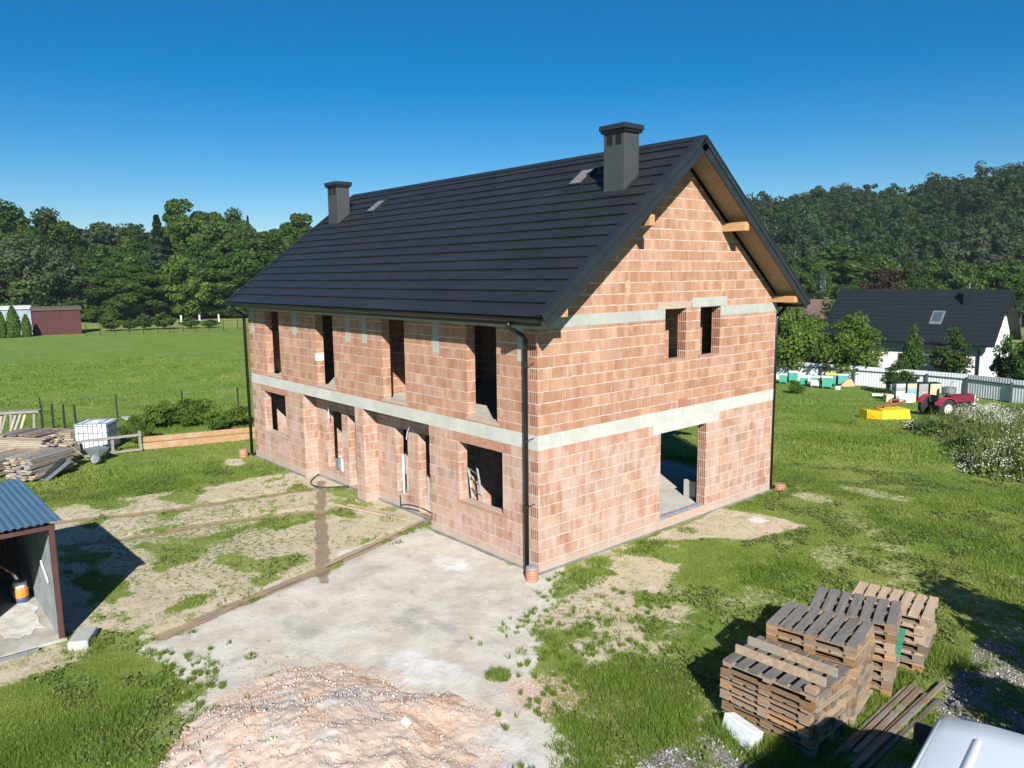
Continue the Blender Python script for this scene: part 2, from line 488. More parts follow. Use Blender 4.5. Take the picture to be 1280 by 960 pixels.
M = {}
M['brick'] = brick_mat()
M['belt'] = concrete('ring_beam_concrete', (.46, .46, .41), (.55, .545, .49))
M['beamgrey'] = concrete('grey_green_concrete', (.36, .375, .345), (.43, .44, .40))
M['slab'] = concrete('floor_screed', (.44, .42, .37), (.55, .52, .46))
M['footing'] = concrete('damp_footing', (.17, .18, .17), (.26, .26, .24))
M['roof'] = roof_mat('anthracite_roof_sheet', (.0165, .0175, .0195), (.021, .0225, .025))
M['trim'] = plain('anthracite_trim', (.016, .019, .023), (.021, .024, .029), 3, .38)
M['gutter'] = plain('black_gutter', (.008, .009, .010), (.012, .013, .014), 3, .35)
M['chimney'] = plain('grey_chimney_sheet', (.042, .048, .051), (.050, .056, .059), 2, .6)
M['black'] = plain('black_void', (.006, .006, .006), (.008, .008, .008), 3, .6)
M['rubber'] = plain('rubber', (.015, .015, .015), (.025, .024, .022), 6, .8)
M['newwood'] = wood('fresh_timber', (.52, .32, .15), (.40, .22, .09), None, 0, vary=.1)
M['soffit'] = wood('soffit_timber', (.40, .32, .21), (.30, .23, .14), None, 1, vary=.1)
M['lintel'] = plain('terracotta_lintel', (.38, .17, .10), (.43, .25, .17), 6, .9, (1, 1, 3), .2)
M['palelintel'] = plain('pale_lintel', (.42, .30, .23), (.46, .37, .30), 6, .9, (1, 1, 3), .2)
M['foam'] = plain('yellow_mounting_foam', (.50, .31, .12), (.52, .40, .27), 14, .9)
M['whitebrick'] = plain('white_block', (.74, .72, .68), (.66, .63, .58), 8, .9)
M['plaster'] = plain('interior_plaster', (.45, .38, .30), (.40, .33, .26), 3, .9)
M['glass'] = glass('window_glass')
M['skyglass'] = glass('roof_window_glass', (.20, .175, .165))
M['alu'] = plain('aluminium', (.26, .27, .27), (.20, .21, .21), 8, .5, metal=.4)
M['pipeorange'] = plain('terracotta_pipe', (.42, .17, .09), (.40, .25, .18), 8, .6)
M['pipegrey'] = plain('grey_pipe_lid', (.22, .24, .26), (.30, .32, .34), 12, .6)
M['palgrey'] = wood('pallet_weathered_top', (.27, .245, .21), (.145, .13, .11), (.20, .19, .175), 1, .6, .32)
M['palbrown'] = wood('pallet_brown', (.40, .30, .20), (.26, .185, .12), (.28, .24, .195), 1, .45, .25)
M['palnew'] = wood('pallet_pale_top', (.52, .39, .27), (.40, .28, .18), (.42, .35, .27), 1, .25, .12)
M['palorange'] = wood('pallet_side', (.40, .225, .10), (.19, .10, .048), (.23, .175, .125), 0, .5, .45)
M['palgreen'] = plain('green_painted_block', (.06, .30, .18), (.05, .24, .14), 7, .7)
M['plank'] = wood('weathered_board', (.36, .31, .245), (.23, .19, .145), (.30, .28, .255), 0, .5, .32)
M['plankfresh'] = wood('yellowish_board', (.46, .37, .255), (.33, .25, .16), (.36, .32, .27), 0, .35, .28)
M['plankdark'] = wood('wet_dark_board', (.24, .175, .12), (.12, .085, .06), (.20, .18, .155), 1, .4, .4)
M['orangeboard'] = wood('orange_formwork_board', (.42, .245, .13), (.33, .18, .085), (.38, .27, .175), 0, .3, .1)
M['whiteplastic'] = plain('white_plastic', (.76, .79, .80), (.70, .73, .75), 2, .45)
M['ibcplastic'] = plain('tank_plastic', (.70, .76, .80), (.64, .70, .75), 2, .4)
M['galv'] = plain('galvanised_steel', (.30, .33, .35), (.24, .27, .29), 9, .45, metal=.5)
M['greybar'] = plain('grey_timber_rail', (.28, .265, .235), (.22, .205, .18), 8, .8)
M['styro'] = plain('white_foam_block', (.78, .80, .80), (.70, .71, .70), 9, .9, bump=.3)
M['bluetin'] = plain('blue_corrugated_sheet', (.075, .14, .205), (.095, .165, .235), 1.4, .42, spec=.5)
M['browntin'] = plain('brown_corrugated_sheet', (.10, .045, .040), (.075, .035, .032), 3, .5)
M['huttin'] = plain('grey_corrugated_inside', (.22, .245, .24), (.16, .18, .18), 2, .6)
M['hutfloor'] = concrete('hut_concrete_floor', (.33, .30, .25), (.50, .48, .43))
M['redblock'] = plain('red_clay_block', (.40, .15, .085), (.36, .17, .11), 9, .9, (1, 1, .3), .2)
M['sunlitfloor'] = plain('painted_sunlit_floor', (.66, .65, .62), (.46, .43, .38), 3.5, .95)  # pale tone imitating sunlight on the whitish hut floor
M['shedred'] = plain('red_brown_boards', (.080, .022, .022), (.055, .018, .020), 1.2, .8, (2, 2, .3))
M['shedblue'] = plain('pale_blue_sheet', (.30, .38, .42), (.25, .33, .37), 1.2, .7)
M['shedroof'] = plain('dull_shed_roof', (.12, .085, .07), (.10, .075, .06), 2, .85)
M['trunk'] = plain('bark', (.10, .08, .06), (.065, .052, .04), 8, .95, (1, 1, .3), .5)
M['whitetrunk'] = plain('lime_washed_trunk', (.68, .68, .66), (.6, .6, .58), 8, .9)
M['housewhite'] = plain('white_render', (.80, .80, .79), (.77, .77, .76), 2, .9)
M['houseroof'] = roof_mat('black_tiled_roof', (.0125, .0155, .019), (.015, .018, .022), .5)
M['redroof'] = plain('old_red_roof', (.155, .095, .075), (.12, .08, .065), 1.5, .85)
M['beige'] = plain('beige_render', (.48, .40, .30), (.42, .35, .27), 2, .9)
M['fencewhite'] = plain('white_sheet_fence', (.66, .70, .72), (.60, .64, .66), 1.2, .55, (1, 1, .4))
M['fencepost'] = plain('dark_fence_post', (.07, .075, .08), (.055, .06, .06), 5, .7)
M['postdark'] = plain('dark_metal_post', (.025, .028, .026), (.02, .022, .02), 5, .6)
M['hivegreen'] = plain('green_hive_paint', (.045, .36, .24), (.04, .29, .19), 5, .65)
M['hiveteal'] = plain('turquoise_hive_paint', (.09, .36, .31), (.07, .31, .27), 5, .65)
M['hivewhite'] = plain('white_hive_paint', (.66, .63, .58), (.58, .55, .50), 5, .7)
M['hiveyellow'] = plain('yellow_hive_paint', (.66, .54, .10), (.6, .48, .1), 5, .7)
M['cream'] = plain('cream_box_paint', (.62, .52, .30), (.56, .46, .27), 5, .75)
M['skyblue'] = plain('blue_box_paint', (.20, .38, .52), (.18, .33, .46), 5, .7)
M['boxgrey'] = plain('grey_box_paint', (.30, .32, .28), (.26, .27, .24), 5, .75)
M['tractorred'] = plain('faded_red_paint', (.17, .014, .026), (.13, .013, .022), 4, .45)
M['tractorpink'] = plain('bright_red_fender', (.46, .045, .075), (.40, .04, .06), 4, .45)
M['mower'] = plain('yellow_tarpaulin', (.80, .52, .005), (.74, .46, .005), 3, .55)
M['rust'] = plain('rusty_red_steel', (.28, .085, .04), (.2, .07, .04), 6, .75)
M['van'] = plain('white_van_paint', (.72, .76, .79), (.70, .74, .77), 1, .28, spec=.6)
M['vanblack'] = plain('black_plastic', (.018, .018, .02), (.024, .024, .026), 5, .5)
M['orangesack'] = plain('orange_sack_print', (.62, .25, .04), (.60, .28, .06), 3, .6)
M['whitesack'] = plain('white_sack', (.70, .69, .66), (.62, .61, .6), 4, .6)
M['bluesack'] = plain('blue_sack_print', (.05, .09, .25), (.05, .08, .2), 4, .6)
M['bluefoil'] = plain('blue_sealing_foil', (.13, .27, .40), (.20, .32, .42), 4, .5)
M['cable'] = plain('black_cable', (.02, .022, .024), (.03, .032, .033), 5, .6)
M['ground'] = ground_mat()
M['hill'] = plain('forest_floor', (.035, .045, .018), (.028, .038, .015), .05, .95)
M['leafA'] = leaf_mat('dark_broadleaf', (.024, .050, .012), (.046, .088, .018), (.082, .132, .028))
M['leafB'] = leaf_mat('mid_broadleaf', (.030, .064, .013), (.058, .110, .019), (.105, .165, .032))
M['leafC'] = leaf_mat('bright_broadleaf', (.055, .10, .014), (.10, .165, .022), (.17, .23, .04))
M['leafG'] = leaf_mat('grey_green_willow', (.042, .065, .028), (.075, .11, .048), (.12, .155, .075))
M['leafN'] = leaf_mat('dark_needles', (.012, .028, .012), (.024, .048, .020), (.045, .075, .032), .12)
M['leafS'] = leaf_mat('blue_spruce', (.035, .06, .05), (.06, .09, .075), (.10, .13, .11), .12)
M['leafP'] = leaf_mat('purple_leaf', (.03, .018, .014), (.055, .035, .022), (.08, .055, .03))
M['leafH'] = leaf_mat('hill_wood_leaves', (.018, .042, .012), (.036, .070, .020), (.075, .115, .038), objvar=0)
M['leafT'] = leaf_mat('thuja', (.03, .07, .012), (.06, .115, .018), (.10, .16, .028), .15)
M['leafW'] = leaf_mat('silver_leaves', (.028, .046, .022), (.056, .080, .042), (.105, .135, .078))
M['grass'] = leaf_mat('grass_blades', (.082, .148, .018), (.165, .245, .034), (.32, .34, .10), .38, 0)
M['weed'] = leaf_mat('tall_weeds', (.09, .145, .032), (.17, .215, .06), (.31, .31, .13), .4, 0)
M['petal'] = attr_col_mat('white_blossom', [(0, (.62, .62, .52)), (.85, (.80, .80, .74)), (1, (.66, .58, .12))], .8)
M['chips'] = attr_col_mat('brick_rubble', [(0, (.46, .44, .405)), (.3, (.53, .485, .43)), (.5, (.58, .45, .36)), (.75, (.59, .43, .33)), (1, (.53, .32, .21))], .95)
M['pebble'] = attr_col_mat('gravel_stones', [(0, (.16, .15, .135)), (.5, (.32, .30, .27)), (1, (.56, .54, .5))], .95)
# ================================================================== GROUND
P_CONC = [(-2.5, -7.0), (-3.4, -3.8), (-4.7, .5), (-4.0, .6), (0, .3), (.5, -.1), (1.3, -.9), (1.4, -1.9), (2.5, -2.4), (3.3, -2.9), (3.9, -3.5), (5.0, -4.0), (5.6, -6), (4, -10), (.9, -10), (1.1, -8.4), (.9, -8.0), (-.5, -6.95), (-2.2, -7.25)]
P_SAND = [(-12.9, -7.6), (-12.7, -5.0), (-12.4, -2.4), (-12.2, .1), (-11, .6), (-4.6, .6), (-3.3, -3.8), (-2.5, -6.4), (-2.3, -7.5), (-3.6, -8.5), (-8, -8.4)]
P_GRAV = [(5.5, -3.4), (5.95, -2.35), (6.7, -2.15), (7.6, -1.8), (7.85, -.5), (7.7, 1.2), (7.45, 2.0), (7.45, 3.7), (8.3, 3.75), (9.5, 2.4), (14, 1), (14, -8), (7, -6)]
P_DUST = [(.15, 3.3), (.15, 6.7), (1.1, 7.2), (2.4, 7.3), (1.9, 5.4), (1.0, 4.2)]
HOUSE = [(0, 0), (0, 9.44), (-15, 9.44), (-15, 0)]
PLANKS = [(7.2, -1.4), (7.75, -1.4), (7.75, 1.5), (7.2, 1.5)]
HUTFL = [(-3.55, -8.4), (-8.2, -8.4), (-8.2, -13), (-3.55, -13)]
STREAK = [(-10.3, .15), (-6.6, -1.75), (-2.85, -3.62)]
TRENCH1 = [(-12.4, -8.4), (-11.65, -7.2), (-10.76, -5.02), (-10.1, -2.4), (-9.73, -.2)]
TRACKA = [(.6, -8.2), (.9, -5.6), (1.3, -3.2), (2.6, -1.2), (5.0, .9)]
TRACKB = [(-1.0, -7.6), (-.7, -5.0), (-.2, -2.6), (.9, -.2), (3.4, 2.0)]
TRENCH2 = [(-2.55, -7.0), (-3.42, -3.8), (-4.76, .5)]
TRENCH3 = [(-9.2, -7.5), (-8.6, -4.6), (-7.9, -2.2), (-6.9, -.3)]
WEEDP = [(-1.9, 24.6), (-2.8, 27), (-3.2, 30.6), (-2.0, 36), (-1.3, 40), (4.5, 42), (9, 32), (7, 18), (4.9, 16.0), (3.6, 16.3), (1.6, 18.7), (-.1, 22.2)]

def masks(x, y):
    x = np.asarray(x, float); y = np.asarray(y, float)
    m = {}
    j = (fbm(x * .9, y * .9, 4) - .5) * 1.6
    j2 = (fbm(x * 2.4 + 9, y * 2.4, 3) - .5) * .8
    m['conc'] = sst(.5, -.5, poly_sd(x, y, P_CONC) + j * .9 + j2 * .8)
    s = sst(.35, -.35, poly_sd(x, y, P_SAND) + j * .6 + j2 * .5)
    # weeds coming up through the sand
    gr = fbm(x * 1.1 + 40, y * 1.1 + 3, 4)
    mid = np.exp(-((x + 7.4) ** 2 / 12 + (y + 5.2) ** 2 / 7))
    s = s * (1 - .62 * sst(.53, .66, gr + .06 * mid)) * 1.0
    # bare patches right of the house
    zone = np.exp(-(((x - 1.9) / 1.9) ** 2 + ((y + .5) / 1.9) ** 2)) + .55 * np.exp(-(((x - 1.0) / 1.3) ** 2 + ((y - 2.2) / 1.6) ** 2)) + .5 * np.exp(-(((x - 3.4) / .9) ** 2 + ((y + 2.6) / .9) ** 2))
    s = np.maximum(s, np.clip(zone * (.38 + 1.15 * sst(.30, .68, fbm(x * 1.25 + 14, y * 1.25 + 5, 4))), 0, .95))
    s = np.maximum(s, .46 * sst(.56, .70, fbm(x * 1.1 + 90, y * 1.1 + 41, 4)) * sst(34, 20, np.hypot(x - CAM[0], y - CAM[1])) * (y > -6))
    for cx, cy, rx, ry, a in [(2.2, -.7, .9, .6, .8), (2.7, .3, .6, .6, .6), (2.3, 11.4, 1.4, .5, .6), (1.2, 9.6, 1.0, .5, .55), (3.4, 8.6, 1.4, .4, .4), (4.2, 3.6, 1.0, .5, .25), (5.2, -3.1, .7, .3, .4),
                              (-14.9, -.9, .9, .5, .7), (-13, -.6, 1.0, .5, .5), (.6, -7.9, .8, .5, .4), (-3.0, -8.6, .5, .6, .7), (-3.1, -9.8, .6, 1.3, .8)]:
        s = np.maximum(s, a * sst(1.25, .45, np.hypot((x - cx) / rx, (y - cy) / ry) + j * .7))
    dust = sst(.25, -.25, poly_sd(x, y, P_DUST) + j * .5)
    s = np.maximum(s, dust * .95)
    m['sand'] = s
    m['grav'] = sst(.3, -.3, poly_sd(x, y, P_GRAV) + j * .8) * (1 - .55 * sst(.5, .66, fbm(x * 1.7 + 3, y * 1.7 + 8, 3)))
    r1 = np.hypot((x - 2.6) / 2.6, (y + 6.6) / 2.2)
    m['rub'] = np.maximum.reduce([sst(1.45, .55, r1 + j * .7) * .85, .62 * sst(1.1, .5, np.hypot((x - 3.6) / 1.0, (y + 3.1) / .8) + j * .4), .7 * sst(1.1, .5, np.hypot((x - .9) / .8, (y + 6.9) / .7) + j * .4),
                              dust * .62 * sst(.4, .6, fbm(x * 1.5, y * 1.5 + 31, 3))])
    m['soil'] = np.maximum(sst(.27, .06, line_d(x, y, STREAK) + j2 * .16) * (.62 + .38 * sst(.3, .6, fbm(x * 2, y * 2, 3))), .45 * sst(.32, .05, np.hypot(x + .45, y + 4.9) + j2 * .2))
    m['trench'] = np.maximum.reduce([sst(.30, .08, line_d(x, y, q) + j2 * .15) for q in (TRENCH1, TRENCH2, TRENCH3)]) * .85
    m['smudge'] = np.maximum.reduce([sst(1.2, .2, np.hypot((x - cx) / rx, (y - cy) / ry) + j * .6) for cx, cy, rx, ry in ((.2, -3.4, 1.2, .4), (.55, -3.0, .9, .25), (-1.2, -5.0, .9, .5))]) * .7
    m['smudge'] = np.maximum(m['smudge'], .55 * np.maximum(sst(.24, .1, line_d(x, y, TRACKA) + j2 * .1), sst(.24, .1, line_d(x, y, TRACKB) + j2 * .1)) * sst(.35, .6, fbm(x * 1.3, y * 1.3 + 3, 3)))
    m['lime'] = np.maximum.reduce([.8 * sst(1.1, .4, np.hypot((x + 1.7) / 1.0, (y + 1.0) / .5) + j * .8), .65 * sst(1.1, .4, np.hypot((x - 1.6) / 1.3, (y + 4.2) / .7) + j),
                               .9 * sst(1.0, .6, np.hypot((x - 1.25) / .28, (y - 6.75) / .28) + j * .3), .55 * sst(1.1, .4, np.hypot((x - 4.4) / 1.0, (y + 4.6) / .7) + j)])
    d = np.hypot(x - CAM[0], y - CAM[1])
    m['sprout'] = np.clip(np.exp(-((x + 7.4) ** 2 / 16 + (y + 4.8) ** 2 / 7)) + .55 * np.exp(-((x - 1.6) ** 2 / 3 + (y + .6) ** 2 / 4)) + .35 * np.exp(-((x + .9) ** 2 / 1.2 + (y + 6.4) ** 2 / 1.5)) + .25 * (fbm(x * .7 + 8, y * .7, 3) - .4), 0, 1)
    m['far'] = sst(24, 42, d)
    m['dry'] = np.maximum(.62 * sst(.42, .64, fbm(x * .35 + 70, y * .35, 4)) * sst(6, 14, d) * (1 - .75 * sst(30, 60, d)), sst(105, 112, d) * sst(150, 136, d) * .8)
    m['h_in'] = poly_sd(x, y, HOUSE)
    return m

def relief(x, y, m):
    z = ground_z(x, y) + (fbm(x * .35, y * .35, 3) - .5) * .10 * sst(.3, 3, m['h_in']) + (fbm(x * 3, y * 3, 3) - .5) * .035
    z = z - .04 * m['trench'] - .03 * m['soil']
    return z

def build_ground():
    def axis(lo, hi, st, far):
        a = list(np.arange(lo, hi + 1e-6, st)); k = st
        out = [hi]; 
        while out[-1] < far: k *= 1.22; out.append(out[-1] + k)
        k = st; neg = [lo]
        while neg[-1] > -far: k *= 1.22; neg.append(neg[-1] - k)
        return np.array(sorted(set(neg[1:])) + a + out[1:])
    xs = axis(-24, 13, .11, 1500); ys = axis(-12.5, 15, .11, 1500)
    X, Y = np.meshgrid(xs, ys, indexing='ij')
    m = masks(X, Y)
    Z = relief(X, Y, m)
    nx, ny = X.shape
    V = np.stack([X.ravel(), Y.ravel(), Z.ravel()], 1)
    I = np.arange(nx * ny).reshape(nx, ny)
    F = np.stack([I[:-1, :-1].ravel(), I[1:, :-1].ravel(), I[1:, 1:].ravel(), I[:-1, 1:].ravel()], 1)
    at_ = {k: ('POINT', m[k].ravel()) for k in ('conc', 'sand', 'grav', 'rub', 'soil', 'trench', 'lime', 'far', 'dry', 'sprout', 'smudge')}
    o = mesh_np('ground', V, F, M['ground'], attrs=at_, origin=(0, 0, 0))
    o.data.polygons.foreach_set('use_smooth', [True] * len(o.data.polygons))
    tag(o, 'building plot of turf, sand and pale hardcore running out into green meadow', 'ground', kind='structure')
build_ground()

def blades(rs, x, y, z, hgt, wid, tint, lean=.5):
    n = len(x)
    a = rs.rand(n) * 2 * np.pi
    ca, sa = np.cos(a), np.sin(a)
    b = rs.rand(n) * 2 * np.pi; l = hgt * lean * rs.rand(n)
    V = np.empty((n, 3, 3), np.float32)
    V[:, 0] = np.stack([x - ca * wid / 2, y - sa * wid / 2, z - .01], 1)
    V[:, 1] = np.stack([x + ca * wid / 2, y + sa * wid / 2, z - .01], 1)
    V[:, 2] = np.stack([x + np.cos(b) * l, y + np.sin(b) * l, z + hgt], 1)
    return V.reshape(-1, 3), np.repeat(tint, 3)

def build_grass():
    rs = np.random.RandomState(3)
    Vs, Ts = [], []
    def sector(n, r0, r1, az0, az1):
        r = np.sqrt(rs.rand(n) * (r1 * r1 - r0 * r0) + r0 * r0); a = np.radians(rs.rand(n) * (az1 - az0) + az0)
        return CAM[0] + r * np.cos(a), CAM[1] + r * np.sin(a), r
    for n, r0, r1, az0, az1, hb, wb in [(760000, 5, 15, 88, 188, .048, .013), (700000, 15, 27, 96, 186, .058, .021), (330000, 27, 46, 98, 184, .075, .042), (120000, 46, 70, 98, 182, .085, .075)]:
        x, y, r = sector(n, r0, r1, az0, az1)
        m = masks(x, y)
        dens = 1 - np.maximum.reduce([m['conc'] * 1.3, m['sand'] * 1.25, m['grav'] * 1.15, m['rub'] * 1.2, m['soil'] * 1.3, m['trench'] * 1.0])
        hut = poly_sd(x, y, HUTFL)
        clump = fbm(x * 2.6 + 5, y * 2.6, 3)
        # scattered seedlings on the bare ground
        midd = np.exp(-((x + 7.6) ** 2 / 14 + (y + 5.0) ** 2 / 7))
        seed = (fbm(x * 6.5 + 60, y * 6.5 + 21, 3) > .64 - .10 * midd - .05 * fbm(x * .8, y * .8 + 77, 2)) & (m['conc'] < .5) & (m['soil'] < .3) & (m['h_in'] > .05)
        keep = (((rs.rand(n) < dens * (.45 + .9 * clump)) & (m['h_in'] > .12)) | (seed & (rs.rand(n) < .55))) & (hut > .1) & ((poly_sd(x, y, PLANKS) > 0) | (rs.rand(n) < .22))
        x, y, r, clump = x[keep], y[keep], r[keep], clump[keep]
        mm = {k: v[keep] for k, v in m.items()}
        tall = fbm(x * .55 + 11, y * .55 + 30, 3)
        lush = sst(.42, .7, tall)
        # taller growth round the pallets, the hut and along the house foot
        def near(cx, cy, rad): return sst(rad, rad * .3, np.hypot(x - cx, y - cy))
        extra = np.maximum.reduce([near(7.1, -.6, .32), near(7.1, .3, .32), near(7.12, 1.2, .4), near(7.4, 2.4, .75), near(6.7, -2.0, .45), near(4.6, -2.2, 1.6) * .55, near(6.0, -1.9, .5), near(-.6, -8.6, 1.4) * .22, near(.2, -8.6, 1.0) * .2, near(-3.0, -8.2, .5) * .6])
        hg = hb * (.55 + .9 * lush + 3.2 * extra) * (.6 + .8 * rs.rand(len(x)))
        hg = hg * (1 - .45 * np.maximum(mm['sand'], mm['conc']))
        z = relief(x, y, mm)
        t = np.clip(.22 + .55 * (fbm(x * .8 + 3, y * .8 + 14, 3) - .3) + .50 * (rs.rand(len(x)) ** 1.8) + .3 * mm['dry'] - .10 * lush * (1 - mm['far']), 0, 1)
        wd = wb * (.7 + .6 * rs.rand(len(x)))
        V, T = blades(rs, x, y, z, hg, wd, t, .9)
        Vs.append(V); Ts.append(T)
    # single tufts standing on the hardcore
    rt = random.Random(44); mini = []
    for k in range(900):
        zx0, zx1, zy0, zy1 = rt.choice([(.3, 4.6, -4.6, .8), (.3, 4.6, -4.6, .8), (1.2, 3.6, -3.6, -.6), (-2.4, .8, -7.4, -4.2), (-1.6, .6, -7.6, -5.4), (3.2, 5.4, -5.4, -3.2), (-4.6, -2.2, -1.5, .4)])
        mx, my = rt.uniform(zx0, zx1), rt.uniform(zy0, zy1)
        sd = float(poly_sd(np.array([mx]), np.array([my]), P_CONC)[0])
        if rt.random() < (1 if sd > -.15 else .85 * math.exp(sd / .30)): mini.append((mx, my, rt.choice([.025, .04, .06, .12]), rt.randint(8, 50)))
    for cx, cy, rad, n in [(2.6, -3.35, .22, 500), (.95, -6.15, .12, 250), (-5.5, -.3, .3, 160), (-9.0, .1, .2, 120), (-4.3, .1, .3, 240), (-6.2, .1, .25, 130), (.9, .6, .4, 400), (.5, 1.4, .3, 300), (.6, 2.6, .3, 300), (.5, 7.6, .4, 400), (.4, 8.6, .4, 400), (.5, 4.7, .25, 160), (-13.5, -.4, .8, 900), (-12.4, -.4, .5, 500)] + mini:
        a = rs.rand(n) * 6.283; r = rad * np.sqrt(rs.rand(n))
        x = cx + r * np.cos(a); y = cy + r * np.sin(a)
        mm = masks(x, y)
        V, T = blades(rs, x, y, relief(x, y, mm), .05 + .10 * rs.rand(n) * (1 - r / rad * .6), np.full(n, .018), np.clip(.25 + .5 * rs.rand(n), 0, 1), 1.0)
        Vs.append(V); Ts.append(T)
    V = np.concatenate(Vs); T = np.concatenate(Ts)
    F = np.arange(len(V), dtype=np.int32).reshape(-1, 3)
    o = mesh_np('grass', V, F, M['grass'], attrs={'tint': ('POINT', T)}, origin=(0, 0, 0))
    tag(o, 'short green and yellowish grass growing over the plot', 'grass', kind='stuff')
build_grass()
def build_lawn_weeds():
    rs = np.random.RandomState(15)
    n = 90000
    r = np.sqrt(rs.rand(n) * (27 ** 2 - 5 ** 2) + 25); a = np.radians(92 + rs.rand(n) * 94)
    x = CAM[0] + r * np.cos(a); y = CAM[1] + r * np.sin(a); m = masks(x, y)
    pat = fbm(x * 1.6 + 7, y * 1.6 + 66, 3)
    k = (pat > .54) & (m['h_in'] > .15) & (np.maximum.reduce([m['conc'], m['grav'] * .8, m['soil'], m['sand'] * .8]) < .35 * rs.rand(n) + .1) & (poly_sd(x, y, HUTFL) > .1) & (poly_sd(x, y, PLANKS) > 0)
    x, y, r = x[k], y[k], r[k]; m = {q: v[k] for q, v in m.items()}; k = np.repeat(np.arange(len(x)), 4); n = len(k)
    z = relief(x, y, m)
    c = np.stack([x[k] + rs.randn(n) * .035, y[k] + rs.randn(n) * .035, z[k] + .02 + .05 * rs.rand(n)], 1)
    LV, LT = leaf_quads(rs, c, rs.randn(n, 3) * .5 + np.array([0, 0, 1.]), .016 + .022 * rs.rand(n), np.clip(.15 + .6 * rs.rand(n), 0, 1))
    o = mesh_np('lawn_weeds', LV, np.arange(len(LV)).reshape(-1, 4), M['weed'], attrs={'tint': ('POINT', LT)}, origin=(0, 0, 0))
    tag(o, 'patches of broad leaved weeds among the short grass', 'weeds', kind='stuff')

def build_weeds():
    rs = np.random.RandomState(5)
    n = 60000
    x = rs.rand(n) * 14 - 5; y = rs.rand(n) * 27 + 15.5
    sd = poly_sd(x, y, WEEDP) + (fbm(x * .6, y * .6, 3) - .5) * 2
    k = (sd < 0); x, y, sd = x[k], y[k], sd[k]
    cl = fbm(x * .9 + 9, y * .9, 3)
    hg = (.22 + .62 * sst(.36, .62, cl)) * sst(.1, -1.0, sd) * 1.30 * (1 + .30 * np.exp(-((x - 3.4) ** 2 + (y - 17.4) ** 2) / 8)) * (1 - .15 * np.exp(-((x + 2.5) ** 2 + (y - 33.5) ** 2) / 14)) * (.5 + .6 * rs.rand(len(x)))
    z = ground_z(x, y)
    t = np.clip(.1 + .55 * fbm(x * .7 + 50, y * .7, 3) + .4 * (rs.rand(len(x)) - .35), 0, 1)
    V, T = blades(rs, x, y, z, hg + .06, .035 + .04 * rs.rand(len(x)), t, .8)
    # broad leaves at all heights
    m = 60000; i = rs.randint(0, len(x), m)
    c = np.stack([x[i] + rs.randn(m) * .10, y[i] + rs.randn(m) * .10, z[i] + hg[i] * rs.rand(m) * .85], 1)
    LV, LT = leaf_quads(rs, c, rs.randn(m, 3) + np.array([0, 0, .6]), .055 + .05 * rs.rand(m), np.clip(t[i] * .8 + .15 * rs.rand(m), 0, 1))
    F3 = np.arange(len(V)).reshape(-1, 3); F3 = np.concatenate([F3, F3[:, 2:3]], 1)
    F4 = np.arange(len(LV)).reshape(-1, 4)
    # grasses are thin quads too (tip vertex split) so that the sheet is one mesh
    tipV = V.reshape(-1, 3, 3); Q = np.concatenate([tipV, tipV[:, 2:3] + np.array([.004, 0, 0])], 1)[:, [0, 1, 3, 2]].reshape(-1, 3)
    QT = np.repeat(T[::3], 4)
    VV = np.concatenate([Q, LV]); TT = np.concatenate([QT, LT])
    o = mesh_np('tall_weeds', VV, np.arange(len(VV)).reshape(-1, 4), M['weed'], attrs={'tint': ('POINT', TT)})
    tag(o, 'rank green and straw coloured weeds right of the red tractor', 'weeds', kind='stuff')
    # white flower heads in clusters
    fl = fbm(x * .55 + 23, y * .55 + 2, 3)
    wgt = sst(.46, .60, fl) * (sd < -.05) * (hg > .12)
    wgt = np.maximum(wgt, .55 * np.exp(-((x - 3.2) ** 2 + (y - 17.2) ** 2) / 1.6))
    k = np.where(rs.rand(len(x)) < wgt * .55)[0]
    rep = np.repeat(k, 10); m = len(rep)
    c = np.stack([x[rep] + rs.randn(m) * .16, y[rep] + rs.randn(m) * .16, z[rep] + hg[rep] * (.72 + .3 * rs.rand(m)) + .03], 1)
    LV, LT = leaf_quads(rs, c, rs.randn(m, 3) * .5 + np.array([.5, -.4, .9]), .013 + .014 * rs.rand(m), rs.rand(m))
    o = mesh_np('white_flowers', LV, np.arange(len(LV)).reshape(-1, 4), M['petal'], attrs={'tint': ('POINT', LT)})
    tag(o, 'drifts of small white daisy-like blossoms over the tall weeds', 'flowers', kind='stuff')

def leaf_quads(rs, c, nrm, size, tint):
    n = len(c)
    nrm = nrm / (np.linalg.norm(nrm, axis=1, keepdims=True) + 1e-9)
    r = rs.randn(n, 3); a = np.cross(nrm, r); a /= (np.linalg.norm(a, axis=1, keepdims=True) + 1e-9)
    b = np.cross(nrm, a)
    s = np.asarray(size)[:, None]
    asp = (.55 + .45 * rs.rand(n))[:, None]
    V = np.stack([c - a * s, c - b * s * asp, c + a * s, c + b * s * asp], 1).reshape(-1, 3)
    return V, np.repeat(tint, 4)
build_weeds()
build_lawn_weeds()

